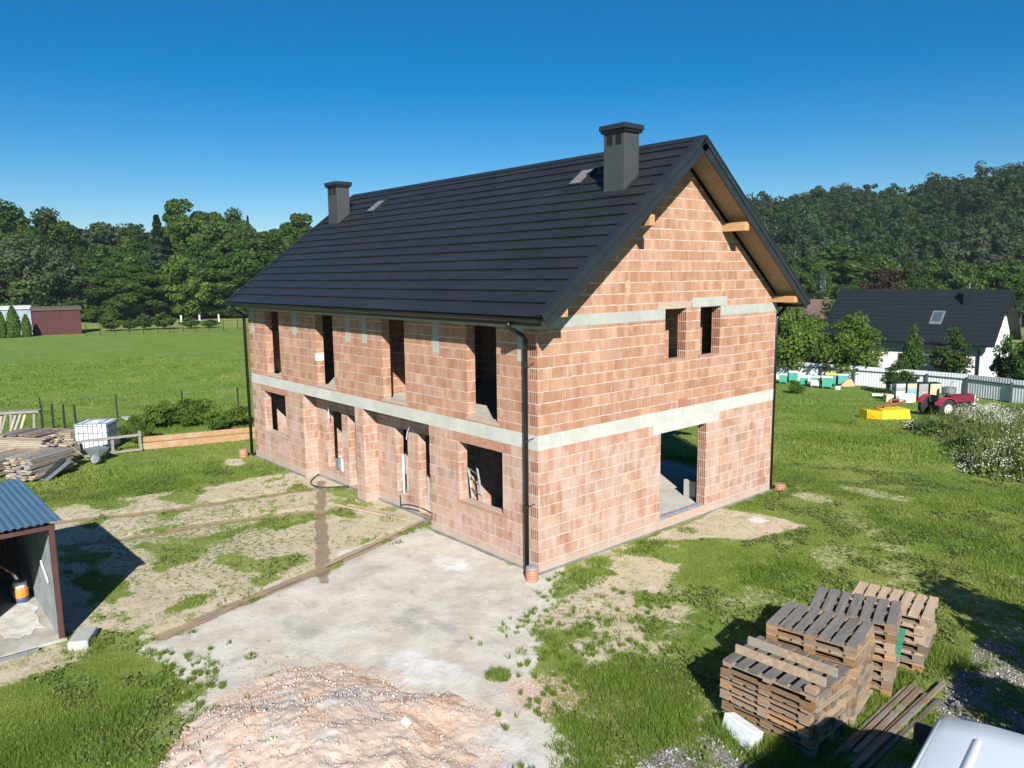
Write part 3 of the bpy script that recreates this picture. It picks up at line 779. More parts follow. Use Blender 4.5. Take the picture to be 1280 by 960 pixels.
def build_pebbles():
    rs = np.random.RandomState(21)
    n = 26000
    x = 5.2 + rs.rand(n) * 5.5; y = -4.5 + rs.rand(n) * 9
    m = masks(x, y); k = rs.rand(n) < m['grav'] * .8
    x, y = x[k], y[k]; mm = {q: v[k] for q, v in m.items()}
    n = len(x); s = .008 + .022 * rs.rand(n) ** 3
    z = relief(x, y, mm)
    return scatter_rocks(rs, 'gravel', x, y, z, s, rs.rand(n), M['pebble'])
def scatter_rocks(rs, name, x, y, z, s, tint, mat):
    base = np.array([(1, 0, 0), (-1, 0, 0), (0, 1, 0), (0, -1, 0), (0, 0, 1), (0, 0, -1)], float)
    tri = np.array([(0, 2, 4), (2, 1, 4), (1, 3, 4), (3, 0, 4), (2, 0, 5), (1, 2, 5), (3, 1, 5), (0, 3, 5)])
    n = len(x)
    A = rs.randn(n, 3, 3); Q = np.linalg.qr(A)[0]
    sc = s[:, None, None] * (.35 + 1.0 * rs.rand(n, 1, 3))
    V = np.einsum('nij,nkj->nki', Q, base[None] * sc) + np.stack([x, y, z + s * .35], 1)[:, None]
    F = tri[None] + (np.arange(n) * 6)[:, None, None]
    return mesh_np(name, V.reshape(-1, 3), F.reshape(-1, 3), mat, attrs={'tint': ('POINT', np.repeat(tint, 6))})
tag(build_pebbles(), 'loose grey gravel beside the timber planks and the white van', 'gravel', kind='stuff')

def build_rubble():
    rs = np.random.RandomState(8)
    # the heap itself: a low uneven mound of crushed block
    g = 230; cx, cy = 2.75, -6.5
    a = np.linspace(-1, 1, g); X, Y = np.meshgrid(a * 2.7, a * 2.3, indexing='ij')
    r = np.hypot(X / 2.5, Y / 2.05) + (fbm(X * .9 + 4, Y * .9 + 9, 4) - .5) * .95
    H = .36 * sst(1.05, .05, r) + (fbm(X * 2.2 + 8, Y * 2.2, 4) - .5) * .12 * sst(1.1, .6, r) + (fbm(X * 9, Y * 9, 3) - .5) * .045 * sst(1.1, .8, r) + (rs.rand(g, g) - .5) * .009 * sst(1.1, .9, r)
    x = X + cx; y = Y + cy
    Z = H - .06 * sst(.9, 1.15, r) - .012
    tint = np.clip(.52 - .42 * sst(.50, .66, .55 * fbm(X * 1.3 + 33, Y * 1.3, 3) + .45 * fbm(X * 5, Y * 5 + 8, 4)) + .38 * sst(.48, .7, fbm(X * 2.3 + 71, Y * 2.3 + 12, 4)) + .42 * (rs.rand(g, g) - .5), 0, 1)
    I = np.arange(g * g).reshape(g, g)
    F = np.stack([I[:-1, :-1].ravel(), I[1:, :-1].ravel(), I[1:, 1:].ravel(), I[:-1, 1:].ravel()], 1)
    root = thing('rubble_heap', 'low heap of crushed orange brick and white mortar on the pale yard', 'rubble heap', (cx, cy, 0))
    o = mesh_np('mound', np.stack([x.ravel(), y.ravel(), Z.ravel()], 1), F, M['chips'], root, {'tint': ('POINT', tint.ravel())})
    n = 18000
    ax = (rs.rand(n) * 2 - 1); ay = rs.rand(n) * 2 - 1
    ix = np.clip(((ax + 1) / 2 * (g - 1)).round().astype(int), 0, g - 1); iy = np.clip(((ay + 1) / 2 * (g - 1)).round().astype(int), 0, g - 1)
    ok = (r[ix, iy] < 1.0 + .12 * rs.randn(n)) & (Z[ix, iy] > -.03)
    px, py, pz, tt = ax[ok] * 2.7 + cx, ay[ok] * 2.3 + cy, Z[ix, iy][ok], tint[ix, iy][ok]
    m = len(px)
    o = scatter_rocks(rs, 'brick_chips', px, py, pz, .005 + .022 * rs.rand(m) ** 5, np.clip(tt + .7 * (rs.rand(m) - .45), 0, 1), M['chips'])
    w = Vector(o.location); o.parent = root; o.location = w - Vector(root.location); o['kind'] = 'stuff'
    n2 = 520; i2 = rs.randint(0, m, n2)
    o = scatter_rocks(rs, 'brick_fragment', px[i2], py[i2], pz[i2], .013 + .030 * rs.rand(n2) ** 2.5, np.clip(.25 + .6 * rs.rand(n2), 0, 1), M['chips'])
    w = Vector(o.location); o.parent = root; o.location = w - Vector(root.location); o['kind'] = 'stuff'
    # the half block sticking out of the heap
    b = MB().cbox((3.06, -5.42, .27), (.13, .05, .10), .5, Matrix.Rotation(.5, 3, 'Z') @ Matrix.Rotation(.6, 3, 'Y'))
    tag(b.build('broken_block', M['whitebrick'], bevel=.006), 'white broken block sticking out of the rubble heap', 'brick')
    # loose dust and chips on the ground round it
    n = 9000
    x = -.5 + rs.rand(n) * 6; y = -8.5 + rs.rand(n) * 7.5
    mm = masks(x, y); k = rs.rand(n) < mm['rub'] * .5 + .015 * mm['conc']
    k2 = np.hypot((x - cx) / 2.5, (y - cy) / 2.05) > .95
    k &= k2
    x, y = x[k], y[k]; q = {a: v[k] for a, v in mm.items()}
    o = scatter_rocks(rs, 'brick_crumbs', x, y, relief(x, y, q), .006 + .02 * rs.rand(len(x)) ** 3, rs.rand(len(x)), M['chips'])
    tag(o, 'orange and white crumbs scattered over the yard around the heap', 'crumbs', kind='stuff')
build_rubble()
# ================================================================== UNFINISHED HOUSE
W, L = 9.44, 15.0
TAN = (9.577 - 5.636) / (W / 2 + .496)
SL = math.atan(TAN); CS, SN = math.cos(SL), math.sin(SL)
def roof_top(y): return 5.636 + (min(y, W - y) + .496) * TAN

def panel(mb, P, u0, u1, v0, v1, holes, th, cuts=(), flute=None, ends=True):
    """wall of thickness th with rectangular holes; P(u,v,d) gives a 3D point at depth d; flute(u,v) marks outer faces"""
    us = sorted({u0, u1, *[h[0] for h in holes], *[h[1] for h in holes], *cuts}); us = [u for u in us if u0 <= u <= u1]
    vs = sorted({v0, v1, *[h[2] for h in holes], *[h[3] for h in holes]}); vs = [v for v in vs if v0 <= v <= v1]
    def hole(a, b):
        for h in holes:
            if h[0] - 1e-6 < a < h[1] + 1e-6 and h[2] - 1e-6 < b < h[3] + 1e-6: return h
        return None
    def solid(i, j):
        if not (0 <= i < len(us) - 1 and 0 <= j < len(vs) - 1): return None
        return hole((us[i] + us[i + 1]) / 2, (vs[j] + vs[j + 1]) / 2) is None
    vid = {}
    def V(i, j, d):
        k = (i, j, d)
        if k not in vid: vid[k] = len(mb.v); mb.v.append(tuple(P(us[i], vs[j], d)))
        return vid[k]
    def face(f, fl=0):
        if fl: mb.fl[len(mb.f)] = float(fl)
        mb.f.append(f)
    for i in range(len(us) - 1):
        for j in range(len(vs) - 1):
            if not solid(i, j): continue
            fl = flute((us[i] + us[i + 1]) / 2, (vs[j] + vs[j + 1]) / 2) if flute else 0
            face((V(i, j, 0), V(i + 1, j, 0), V(i + 1, j + 1, 0), V(i, j + 1, 0)), fl)
            face((V(i, j, th), V(i, j + 1, th), V(i + 1, j + 1, th), V(i + 1, j, th)))
            for di, dj, a, b in ((-1, 0, (i, j), (i, j + 1)), (1, 0, (i + 1, j), (i + 1, j + 1)), (0, -1, (i, j), (i + 1, j)), (0, 1, (i, j + 1), (i + 1, j + 1))):
                s = solid(i + di, j + dj)
                if s is None and not ends: continue
                if not s:
                    r = 0
                    if s is False:
                        h = hole((us[max(i + di, 0)] + us[min(i + di + 1, len(us) - 1)]) / 2, (vs[j] + vs[j + 1]) / 2)
                        if h and len(h) > 4 and di: r = h[4]
                    face((V(*a, 0), V(*b, 0), V(*b, th), V(*a, th)), r)

house = thing('unfinished_house', 'two storey terracotta block house shell with black metal roof and empty windows', 'house', (-7.5, 4.72, 0))
Pf = lambda u, v, d: (u, d, v)                   # front wall, outer face y = 0
Pb = lambda u, v, d: (u, W - d, v)
Pg = lambda u, v, d: (-d, u, v)                  # gable, outer face x = 0
Pl = lambda u, v, d: (-L + d, u, v)
R1, R2 = (-11.0, -7.7, 0, 2.75), (-7.25, -4.0, 0, 2.75)
UPW = [(-13.6, -12.5, 3.17, 5.33), (-9.9, -8.8, 3.17, 5.33), (-6.1, -5.0, 3.17, 5.33), (-2.4, -1.32, 3.17, 5.33)]
mb = MB()
flf = lambda u, v: 1.0 if (u > -.26 or -4.02 < u < -3.72 or -11.28 < u < -11.0 or u < -14.74) else 0
panel(mb, Pf, -L, 0, 0, 2.75, [(-14.0, -12.3, 1.13, 2.54), (-2.77, -1.16, 1.08, 2.52), R1, R2], .25, cuts=(-.25, -3.75, -11.25, -14.75), flute=flf)
panel(mb, Pf, -L, 0, 3.07, 5.33, UPW, .25, cuts=(-.25, -14.75), flute=lambda u, v: 1.0 if (u > -.26 or u < -14.74) else 0)
panel(mb, lambda u, v, d: (u, .45 + d, v), -11.25, -3.75, 0, 2.75, [(-10.33, -9.33, .40, 2.3), (-8.97, -7.95, .06, 2.3), (-6.28, -5.68, .44, 2.3), (-5.18, -4.16, .06, 2.3)], .25)
for a, b in ((-11.25, -11.0), (-7.7, -7.25), (-4.0, -3.75)): mb.box(a, .25, 0, b, .45, 2.75)
mb.build('front_wall', M['brick'], house, recalc=True)
mb = MB()
def flg(u, v):
    return 1.0 if (5.13 < u < 5.36 and 4.3 < v) or (6.62 < u < 6.74 and 4.3 < v < 5.4) else 0
panel(mb, Pg, .25, W - .25, 0, 2.75, [(4.19, 6.12, .28, 2.52, 2)], .25, ends=False)
panel(mb, Pg, .25, W - .25, 3.07, 5.58, [(4.29, 5.13, 4.33, 5.58, 2), (5.74, 6.62, 4.32, 5.58, 2)], .25, ends=False)
tri = [(0, 0, 5.58), (0, W, 5.58), (0, W, roof_top(W) - .30), (0, W / 2, roof_top(W / 2) - .30), (0, 0, roof_top(0) - .30)]
mb.prism(tri, (-.25, 0, 0))
mb.build('gable_wall', M['brick'], house)
mb = MB(); panel(mb, Pb, -L, 0, 0, 2.75, [(-5.4, -1.3, .26, 2.5), (-13.7, -9.6, .26, 2.5)], .25)
panel(mb, Pb, -L, 0, 3.07, 5.33, [(-13.6, -12.5, 4.0, 5.2)], .25)
mb.build('back_wall', M['brick'], house)
mb = MB(); panel(mb, Pl, .25, W - .25, 0, 2.75, [], .25); panel(mb, Pl, .25, W - .25, 3.07, 5.58, [(4.3, 5.1, 4.3, 5.5)], .25)
mb.prism([(p[0] - L, p[1], p[2]) for p in tri], (.25, 0, 0)); mb.build('side_wall', M['brick'], house)
# concrete ring beams
mb = MB(); e = .005
mb.box(-L - e, -e, 2.75, e, .25, 3.07); mb.box(-L - e, W - .25, 2.75, e, W + e, 3.07)
mb.box(-.25, .25, 2.75, e, W - .25, 3.07); mb.box(-L - e, .25, 2.75, -L + .25, W - .25, 3.07)
mb.build('ring_beam', M['belt'], house)
mb = MB()
mb.box(-.25, -e, 5.33, e, 4.27, 5.585); mb.box(-.25, 6.64, 5.33, e, W + e, 5.585)
mb.box(-L - e, -e, 5.33, -.25, .25, 5.585); mb.box(-L - e, W - .25, 5.33, -.25, W + e, 5.585)
mb.build('eaves_beam', M['beamgrey'], house)
MB().box(-.2, 3.89, 2.515, .008, 6.70, 2.75).build('door_lintel', M['belt'], house)
MB().box(-.2, 5.38, 5.59, .008, 6.92, 5.83).build('window_lintel', M['beamgrey'], house)
MB().box(-.2, 4.0, 5.585, .006, 5.30, 5.76).build('window_lintel', M['palelintel'], house)
for a, b in ((-14.25, -12.05), (-3.0, -.85)):
    MB().box(a, -.008, 2.545, b, .2, 2.75).build('window_lintel', M['lintel'], house)
for a, b, z0 in ((-14.75, -14.55, 4.56), (-11.47, -11.2, 4.63), (-8.06, -7.78, 4.6), (-7.12, -6.88, 4.62), (-3.74, -3.48, 4.6), (-.62, -.40, 4.62)):
    MB().box(a, -.004, z0, b, .2, 5.33).build('stiffening_post', M['beamgrey'], house)
for a, b in [(w[0], w[1]) for w in UPW]:
    MB().box(a - .05, -.012, 3.10, b + .05, .245, 3.168).build('window_sill', M['palelintel'], house)
MB().box(-2.85, -.02, 1.02, -1.1, .24, 1.078).build('window_sill', M['lintel'], house)
MB().box(-14.05, -.012, 1.07, -12.25, .24, 1.128).build('window_sill', M['palelintel'], house)
MB().box(-.25, 4.10, .02, .03, 6.2, .275).build('door_sill', M['palelintel'], house)
MB().box(-.13, 4.2, .276, -.06, 6.1, .31).build('sealing_strip', M['bluefoil'], house)
for a, b in ((2.83, 2.95), (6.65, 6.77)):
    MB().box(-.1, a, 5.95, .006, b, 6.30).build('beam_pocket', M['foam'], house)
for a, b in ((4.87, 5.25), (7.42, 7.78)):
    MB().box(-.1, a, 3.085, .003, b, 3.30).build('red_block', M['redblock'], house)
MB().box(-9.99, -.004, 3.90, -9.894, .24, 4.14).build('patched_block', M['whitebrick'], house)
mb = MB(); mb.box(-L - .04, -.05, -.1, -11.0, -.001, .05); mb.box(-4.0, -.035, -.1, 0, -.001, .045); mb.box(-11.0, .40, -.1, -4.0, .449, .05); mb.box(-7.75, -.04, -.1, -7.2, -.001, .03)
mb.box(.001, .0, -.1, .03, W, .04); mb.build('footing', M['footing'], house)
# floors and inner walls
mb = MB(); mb.box(-14.75, .70, .0, -.25, 9.19, .25); mb.build('ground_floor_slab', M['slab'], house)
MB().box(-14.75, .251, 2.80, -.251, 9.189, 3.06).build('upper_floor_slab', M['slab'], house)
MB().box(-14.75, .251, 5.60, -.251, 9.189, 5.66).build('attic_floor', M['plaster'], house)
mb = MB(); mb.box(-7.62, .71, .25, -7.33, 9.18, 2.79); mb.box(-7.62, .26, 3.07, -7.33, 9.18, 5.33); mb.box(-3.99, .71, .25, -3.76, 4.6, 2.79); mb.box(-3.99, .26, .25, -3.76, .70, 2.79)
mb.box(-11.24, .71, .25, -11.01, 4.6, 2.79); mb.box(-7.32, 4.6, .25, -1.2, 4.8, 2.79); mb.box(-14.7, 4.6, .25, -7.63, 4.8, 2.79)
mb.box(-.98, 4.56, 3.07, -.83, 9.18, 5.58); mb.box(-7.32, 4.4, 3.07, -.26, 4.55, 5.33); mb.box(-14.7, 4.4, 3.07, -7.63, 4.55, 5.33)
mb.build('partition_wall', M['brick'], house)

# roof: stepped metal-tile courses
def slope_pt(x, s, off, side):
    """s metres up the slope from the eaves, off metres out of the slope"""
    y = -.496 + s * CS - off * SN; z = 5.636 + s * SN + off * CS
    return (x, y if side == 0 else W - y, z)
SLEN = (W / 2 + .496) / CS
mb = MB(); N = 17; XA, XB = -L - .50, .70
for side in (0, 1):
    prof = []
    for k in range(N):
        s0, s1 = SLEN * k / N, SLEN * (k + 1) / N
        prof += [(s0 - (.06 if k == 0 else .004), .046), (s1 - .006, .004)]
    prof += [(SLEN, .004), (SLEN, -.09), (.0, -.09), (-.06, .01)]
    n = len(prof); k0 = len(mb.v)
    for x in (XA, XB):
        for s, o in prof: mb.v.append(slope_pt(x, s, o, side))
    for i in range(n):
        j = (i + 1) % n; mb.f.append((k0 + i, k0 + j, k0 + n + j, k0 + n + i))
    for q in range(N):   # end caps, one quad per course
        a, b = k0 + 2 * q, k0 + 2 * q + 1
roof = mb.build('roof', M['roof'], house)
mb = MB()
for side in (0, 1):
    a = [slope_pt(XA, SLEN + .02, .05, side), slope_pt(XA, SLEN - .16, .045, side), slope_pt(XB + .01, SLEN - .16, .045, side), slope_pt(XB + .01, SLEN + .02, .05, side)]
    b = [slope_pt(XA, SLEN + .02, .03, side), slope_pt(XA, SLEN - .16, .02, side), slope_pt(XB + .01, SLEN - .16, .02, side), slope_pt(XB + .01, SLEN + .02, .03, side)]
    mb.hexa(b + a)
mb.build('ridge_cap', M['trim'], roof)
for nm, xs in (('verge_trim', (XB - .015, XB + .03)), ('verge_trim', (XA - .03, XA + .015))):
    mb = MB()
    for side in (0, 1):
        def slab(x0, x1, s0, s1, o0, o1):
            q = lambda x, s, o: slope_pt(x, s, o, side)
            mb.hexa([q(x0, s0, o0), q(x1, s0, o0), q(x1, s1, o0), q(x0, s1, o0), q(x0, s0, o1), q(x1, s0, o1), q(x1, s1, o1), q(x0, s1, o1)])
        o = .32 * TAN if False else 0
        slab(xs[0], xs[1], -.03, SLEN + .0, -.27, .052)
        ins = -.13 if xs[0] > -1 else .13
        x0, x1 = sorted((xs[0] + ins, xs[1] + (.012 if ins < 0 else -.012)))
        slab(x0, x1, -.03, SLEN - .01, .038, .066)
        slab(xs[0] + .004, xs[1] + (.02 if ins < 0 else -.001), -.03, SLEN, -.10, -.085)
    mb.build(nm, M['trim'], roof)
for side in (0, 1):
    for x0, x1 in ((.004, XB - .02), (XA + .02, -L - .004)):
        mb = MB(); q = lambda x, s, o: slope_pt(x, s, o, side)
        mb.hexa([q(x0, .02, -.14), q(x1, .02, -.14), q(x1, SLEN - .12, -.14), q(x0, SLEN - .12, -.14), q(x0, .02, -.093), q(x1, .02, -.093), q(x1, SLEN - .06, -.093), q(x0, SLEN - .06, -.093)])
        mb.build('soffit', M['soffit'], roof)
for side, y0 in ((0, -.50), (1, W + .50)):
    MB().box(XA + .02, y0 - .012, 5.44, XB - .02, y0 + .012, 5.60).build('fascia', M['trim'], roof)
for side, y0 in ((0, -.572), (1, W + .572)):
    mb = MB(); pr = []
    for k in range(9):
        t = math.pi * k / 8; pr.append((y0 - .068 * math.cos(t), 5.60 - .085 * math.sin(t)))
    pr2 = [(y0 - .058 * math.cos(math.pi * k / 8), 5.60 - .073 * math.sin(math.pi * k / 8)) for k in range(9)][::-1]
    poly = pr + pr2
    mb.prism([(XA + .0, y, z) for y, z in poly], (XB - XA, 0, 0))
    mb.build('gutter', M['gutter'], roof)
for k in range(17):
    x = -14.6 + k * .9
    mb = MB()
    for side in (0,):
        q = lambda xx, s, o: slope_pt(xx, s, o, 0)
        mb.hexa([q(x, .06, -.21), q(x + .07, .06, -.21), q(x + .07, .62, -.21), q(x, .62, -.21), q(x, .06, -.095), q(x + .07, .06, -.095), q(x + .07, .62, -.095), q(x, .62, -.095)])
    mb.build('rafter_tail', M['soffit'], roof)
# purlins sticking out of the gable
for y0, y1, z0, z1 in ((.04, .24, 5.60, 5.80), (2.80, 2.98, 7.50, 7.74), (6.60, 6.80, 7.50, 7.72), (W - .24, W - .04, 5.60, 5.78)):
    MB().box(-.2, y0, z0, .665, y1, z1).build('purlin', M['newwood'], house, bevel=.006)
# chimneys
def chimney(x0, x1, y0, y1):
    c = MB().box(x0, y0, 7.95, x1, y1, 9.70).build('chimney', M['chimney'], house, bevel=.008)
    MB().box(x0 - .085, y0 - .085, 9.735, x1 + .085, y1 + .085, 9.86).build('chimney_cap', M['trim'], c, bevel=.015)
    MB().box(x0 - .05, y0 - .05, 9.68, x1 + .05, y1 + .05, 9.74).build('cap_neck', M['black'], c)
    w = x1 - x0
    for a in (.16, .58):
        MB().box(x0 + w * a, y0 - .006, 9.40, x0 + w * (a + .27), y0 + .03, 9.63).build('vent', M['black'], c)
    mb = MB()
    for yy in (y0,):
        s = (yy + .496) / CS
        q = lambda x, ss_, o: slope_pt(x, ss_, o, 0)
        mb.hexa([q(x0 - .10, s - .16, .035), q(x1 + .10, s - .16, .035), q(x1 + .10, s + .75, .035), q(x0 - .10, s + .75, .035), q(x0 - .10, s - .16, .05), q(x1 + .10, s - .16, .05), q(x1 + .10, s + .75, .05), q(x0 - .10, s + .75, .05)])
    mb.build('flashing', M['trim'], c)
chimney(-.92, -.29, 3.04, 3.56)
chimney(-14.5, -13.79, 3.06, 3.56)
for x0, x1 in ((-2.52, -2.0), (-12.5, -11.92)):
    s0, s1 = (3.44 + .496) / CS, (4.04 + .496) / CS
    def q(x, s, o): return slope_pt(x, s, o, 0)
    def hx(mb, a, b, c, d, o0, o1):
        return mb.hexa([q(a, c, o0), q(b, c, o0), q(b, d, o0), q(a, d, o0), q(a, c, o1), q(b, c, o1), q(b, d, o1), q(a, d, o1)])
    mb = MB(); hx(mb, x0, x1, s0, s0 + .06, .0, .10); hx(mb, x0, x1, s1 - .05, s1, .0, .10); hx(mb, x0, x0 + .05, s0 + .06, s1 - .05, 0, .10); hx(mb, x1 - .05, x1, s0 + .06, s1 - .05, 0, .10)
    hx(mb, x0 - .06, x1 + .06, s0 - .14, s0, .02, .045)
    f = mb.build('skylight', M['trim'], roof)
    hx(MB(), x0 + .05, x1 - .05, s0 + .06, s1 - .05, .05, .085).build('pane', M['skyglass'], f)
# downpipes
def downpipe(x, y, ysg, zb, gx=None):
    gx = x if gx is None else gx
    yg = -.575 if ysg < 0 else W + .575
    pts = [(gx, yg, 5.50), (gx, yg, 5.42), (x, yg + (y - yg) * .12, 5.36), (x, yg + (y - yg) * .85, 5.20), (x, y, 5.10), (x, y, zb)]
    p = MB().tube(pts, .052, 12).build('downpipe', M['gutter'], house, smooth=True)
    for z in (4.55, 2.95, 1.5):
        mb = MB().cyl((x, y, z - .02), (x, y, z + .02), .06, n=12); mb.bar((x, y, z), (x + .16, 0 if ysg < 0 else W, z + .07), .012, .012)
        mb.build('pipe_bracket', M['trim'], p)
downpipe(-.25, -.11, -1, .02); downpipe(-15.10, -.11, -1, .1); downpipe(-.06, W + .14, 1, .05); downpipe(-15.1, W + .12, 1, .1)

# things standing at the house
def stub(x, y, r, h, label):
    t = thing('drain_pipe', label, 'drain pipe', (x, y, 0), 'drain stubs under the downpipes')
    prof = [(r, -.1)]
    k = 0; z = 0
    while z < h:
        prof += [(r, z), (r * 1.06, z + .012), (r * 1.06, z + .035), (r, z + .047)]; z += .06
    MB().lathe((x, y, 0), prof, 20).build('pipe', M['pipeorange'], t, smooth=False)
    MB().lathe((x, y, 0), [(r * .98, h), (r * .98, h + .015), (r * .4, h + .03), (r * .35, h + .03)], 20).build('lid', M['pipegrey'], t)
stub(.12, -.30, .135, .28, 'ribbed orange drain stub with grey lid at the near house corner')
stub(-15.28, -.36, .15, .26, 'orange drain stub at the far left end of the house front')
stub(.14, W + .34, .16, .14, 'low grey topped drain stub at the right rear house corner')

def onY(px, py, y):
    d = FW * FPX + (px - 640) * RT - (py - 480) * UP
    return Vector(CAM + d * (y - CAM[1]) / d[1])
# ladder in the right ground-floor window
t = thing('ladder', 'grey ladder leaning inside the right ground floor window', 'ladder', (-2.35, .8, .25))
ra0, ra1 = onY(604, 640, .62), onY(591.5, 556, .95)
rb0, rb1 = onY(590, 640, .78), onY(580.5, 545, 1.05)
ra0 = ra0 + (ra0 - ra1) * .45; rb0 = rb0 + (rb0 - rb1) * .55; ra0.z = max(ra0.z, .25); rb0.z = max(rb0.z, .25)
for a, b in ((ra0, ra1), (rb0, rb1)): MB().bar(a, b + (b - a) * .08, .05, .035).build('rail', M['alu'], t)
for k in range(9):
    f = .06 + k * .115
    MB().tube([ra0.lerp(ra1, f), rb0.lerp(rb1, f)], .018, 6).build('rung', M['alu'], t)
# power box and cable in the left recess, white duct in the right one
t = thing('electric_box', 'small grey electric box on a white board in the left entrance recess', 'electric box', (-9.62, .56, .40))
MB().box(-9.60, .50, .405, -9.36, .53, .80).build('back_board', M['whiteplastic'], t)
MB().box(-9.85, .44, .42, -9.63, .56, .78).build('box', M['galv'], t, bevel=.02)
MB().tube([(-9.7, .47, .78), (-9.72, .40, .95), (-9.6, .42, 1.04), (-9.52, .5, .98)], .012, 6).build('cable', M['cable'], t)
tag(MB().tube([(-6.0, .50, .1), (-6.0, .50, 1.55)], .035, 10).build('cable_duct', M['whiteplastic'], smooth=True), 'white vertical pipe beside the right entrance opening', 'pipe')
tag(MB().tube([(-5.66, .4, 2.05), (-5.5, .34, 2.3), (-5.3, .3, 2.5)], .014, 6).build('loose_conduit', M['whiteplastic']), 'thin white conduit end sticking up over the right entrance', 'conduit')
tag(MB().tube([(-10.06, .42, 2.05), (-10.06, .40, 2.25), (-10.0, .36, 2.42)], .014, 6).build('loose_conduit', M['whiteplastic']), 'thin white conduit end over the left entrance recess', 'conduit')
def arc(a, b, mid, n=10):
    a, b, mid = Vector(a), Vector(b), Vector(mid)
    return [a.lerp(mid, i / n).lerp(mid.lerp(b, i / n), i / n) for i in range(n + 1)]
tag(MB().tube(arc((-10.9, .36, .06), (-8.9, .36, .08), (-9.9, -1.0, -.02)), .018, 6).build('cable_loop', M['cable'], smooth=True), 'black cable loop lying on the sand below the left recess', 'cable')
tag(MB().tube([(-6.0, .36, .42), (-5.95, .34, .16)] + arc((-5.9, .30, .16), (-4.02, .30, .22), (-4.9, .15, .52)), .018, 6).build('cable_loop', M['cable'], smooth=True), 'black cable arching low across the right entrance recess', 'cable')
tag(MB().cbox((-.72, 6.75, .49), (.40, .60, .48), .0).build('block_pile', M['beamgrey'], bevel=.01), 'pale grey block standing inside behind the big side opening', 'block')
for k, (a, b) in enumerate((((-7.55, -.78, .03), (-4.95, -.02, .03)), ((-7.35, -.52, .03), (-5.35, .05, .03)))):
    tag(MB().bar(a, b, .09, .03).build('loose_board', M['plankfresh']), ('long thin brown board lying on the sand, the nearer of two', 'short thin brown board lying close to the house recess')[k], 'board')
for (a, b, w), lab in (((( -3.35, -3.9, .02), (-2.75, -6.4, .02), .12), 'weathered board edging the sand beside the concrete yard'), (((-4.75, .3, .02), (-3.6, -3.2, .02), .11), 'long brown board running from the right recess along the yard edge')):
    tag(MB().bar(a, b, w * .7, .03).build('edging_board', M['palbrown']), lab, 'board')
# ================================================================== YARD THINGS
# ---- pallets: one built, the others copied
def make_pallet(top, side, X=1.2, Y=.86, nb=7):
    t = thing('pallet', 'wooden pallet', 'pallet', (0, 0, 0), 'wooden pallets stacked on the grass')
    H = .144
    mb = MB(); r2 = random.Random(5)
    w = .132
    for k in range(nb):
        x = -X / 2 + w / 2 + k * (X - w) / (nb - 1)
        ww = w * (1 + r2.uniform(-.12, .12)); dy = r2.uniform(-.008, .008)
        mb.cbox((x, dy, H - .011), (ww, Y, .022), r2.uniform(-.006, .006))
    mb.build('top_deck', top, t, keep_origin=True)
    for y in (-Y / 2 + .05, 0, Y / 2 - .05):
        mb = MB()
        mb.cbox((0, y, H - .033), (X, .10, .022))
        for x in (-X / 2 + .075, 0, X / 2 - .075): mb.cbox((x, y, .061), (.145, .10, .078))
        mb.cbox((0, y, .011), (X, .10, .022))
        mb.build('skid', side, t, keep_origin=True)
    return reg(t)
def make_top_pallet():
    t = thing('pallet', 'upturned brown pallet with two edge boards on top of the nearest stack', 'pallet', (0, 0, 0), 'wooden pallets stacked on the grass')
    X, Y = 1.37, 1.04; mb = MB(); r2 = random.Random(9)
    for k in range(7): mb.cbox((-X / 2 + .07 + k * (X - .14) / 6, r2.uniform(-.015, .015), .075), (.135, Y, .024), r2.uniform(-.012, .012))
    mb.build('top_deck', M['palgrey'], t, keep_origin=True)
    for y in (-Y / 2 + .04, .02, Y / 2 - .04):
        mb = MB(); mb.cbox((0, y, .050), (X, .09, .024))
        for x in (-X / 2 + .07, 0, X / 2 - .07): mb.cbox((x, y, .02), (.13, .09, .036))
        mb.build('skid', M['palorange'], t, keep_origin=True)
    for y in (-.20, .15):
        MB().cbox((0, y, .147), (X - .04, .04, .118), .004).build('edge_board', M['palbrown'], t, keep_origin=True)
    MB().cbox((X / 2 - .09, -Y / 2 + .07, .12), (.15, .12, .07)).build('corner_block', M['palorange'], t, keep_origin=True)
    return t
pal_grey = make_pallet(M['palgrey'], M['palorange'])
pal_brown = make_pallet(M['palbrown'], M['palorange'])
pal_new = make_pallet(M['palnew'], M['palbrown'])
ORD = ['lowest', 'second', 'third', 'fourth', 'fifth', 'sixth', 'seventh', 'eighth', 'ninth', 'tenth']
first = {'g': True, 'b': True, 'n': True}
PROT = {'g': pal_grey, 'b': pal_brown, 'n': pal_new}
def put_pallet(kind, loc, rz, label, sc, tilt=None):
    if first[kind]:
        first[kind] = False
        return place(PROT[kind], loc, rz, label, sc, tilt)
    return dup(PROT[kind], loc, rz, label, sc, tilt)
def stack(cx, cy, rz, n, name, sc, kinds, flip_top=False, hstep=.1445, jit=.02, seed=0, base=0.02, special=None):
    r2 = random.Random(seed); z = base
    for i in range(n):
        top = (i == n - 1)
        x, y = cx + r2.uniform(-jit, jit), cy + r2.uniform(-jit, jit)
        lab = (('top' if top else ORD[i]) + ' pallet of the ' + name)
        k = kinds[i % len(kinds)]
        a = rz + r2.uniform(-.025, .025)
        if top and flip_top:
            o = put_pallet(k, (x, y, z + .144), a, 'upturned brown pallet with its three skids showing on top of the ' + name, sc, (math.pi, 0))
        else:
            o = put_pallet(k, (x, y, z), a, lab, sc)
        z += hstep
    return z
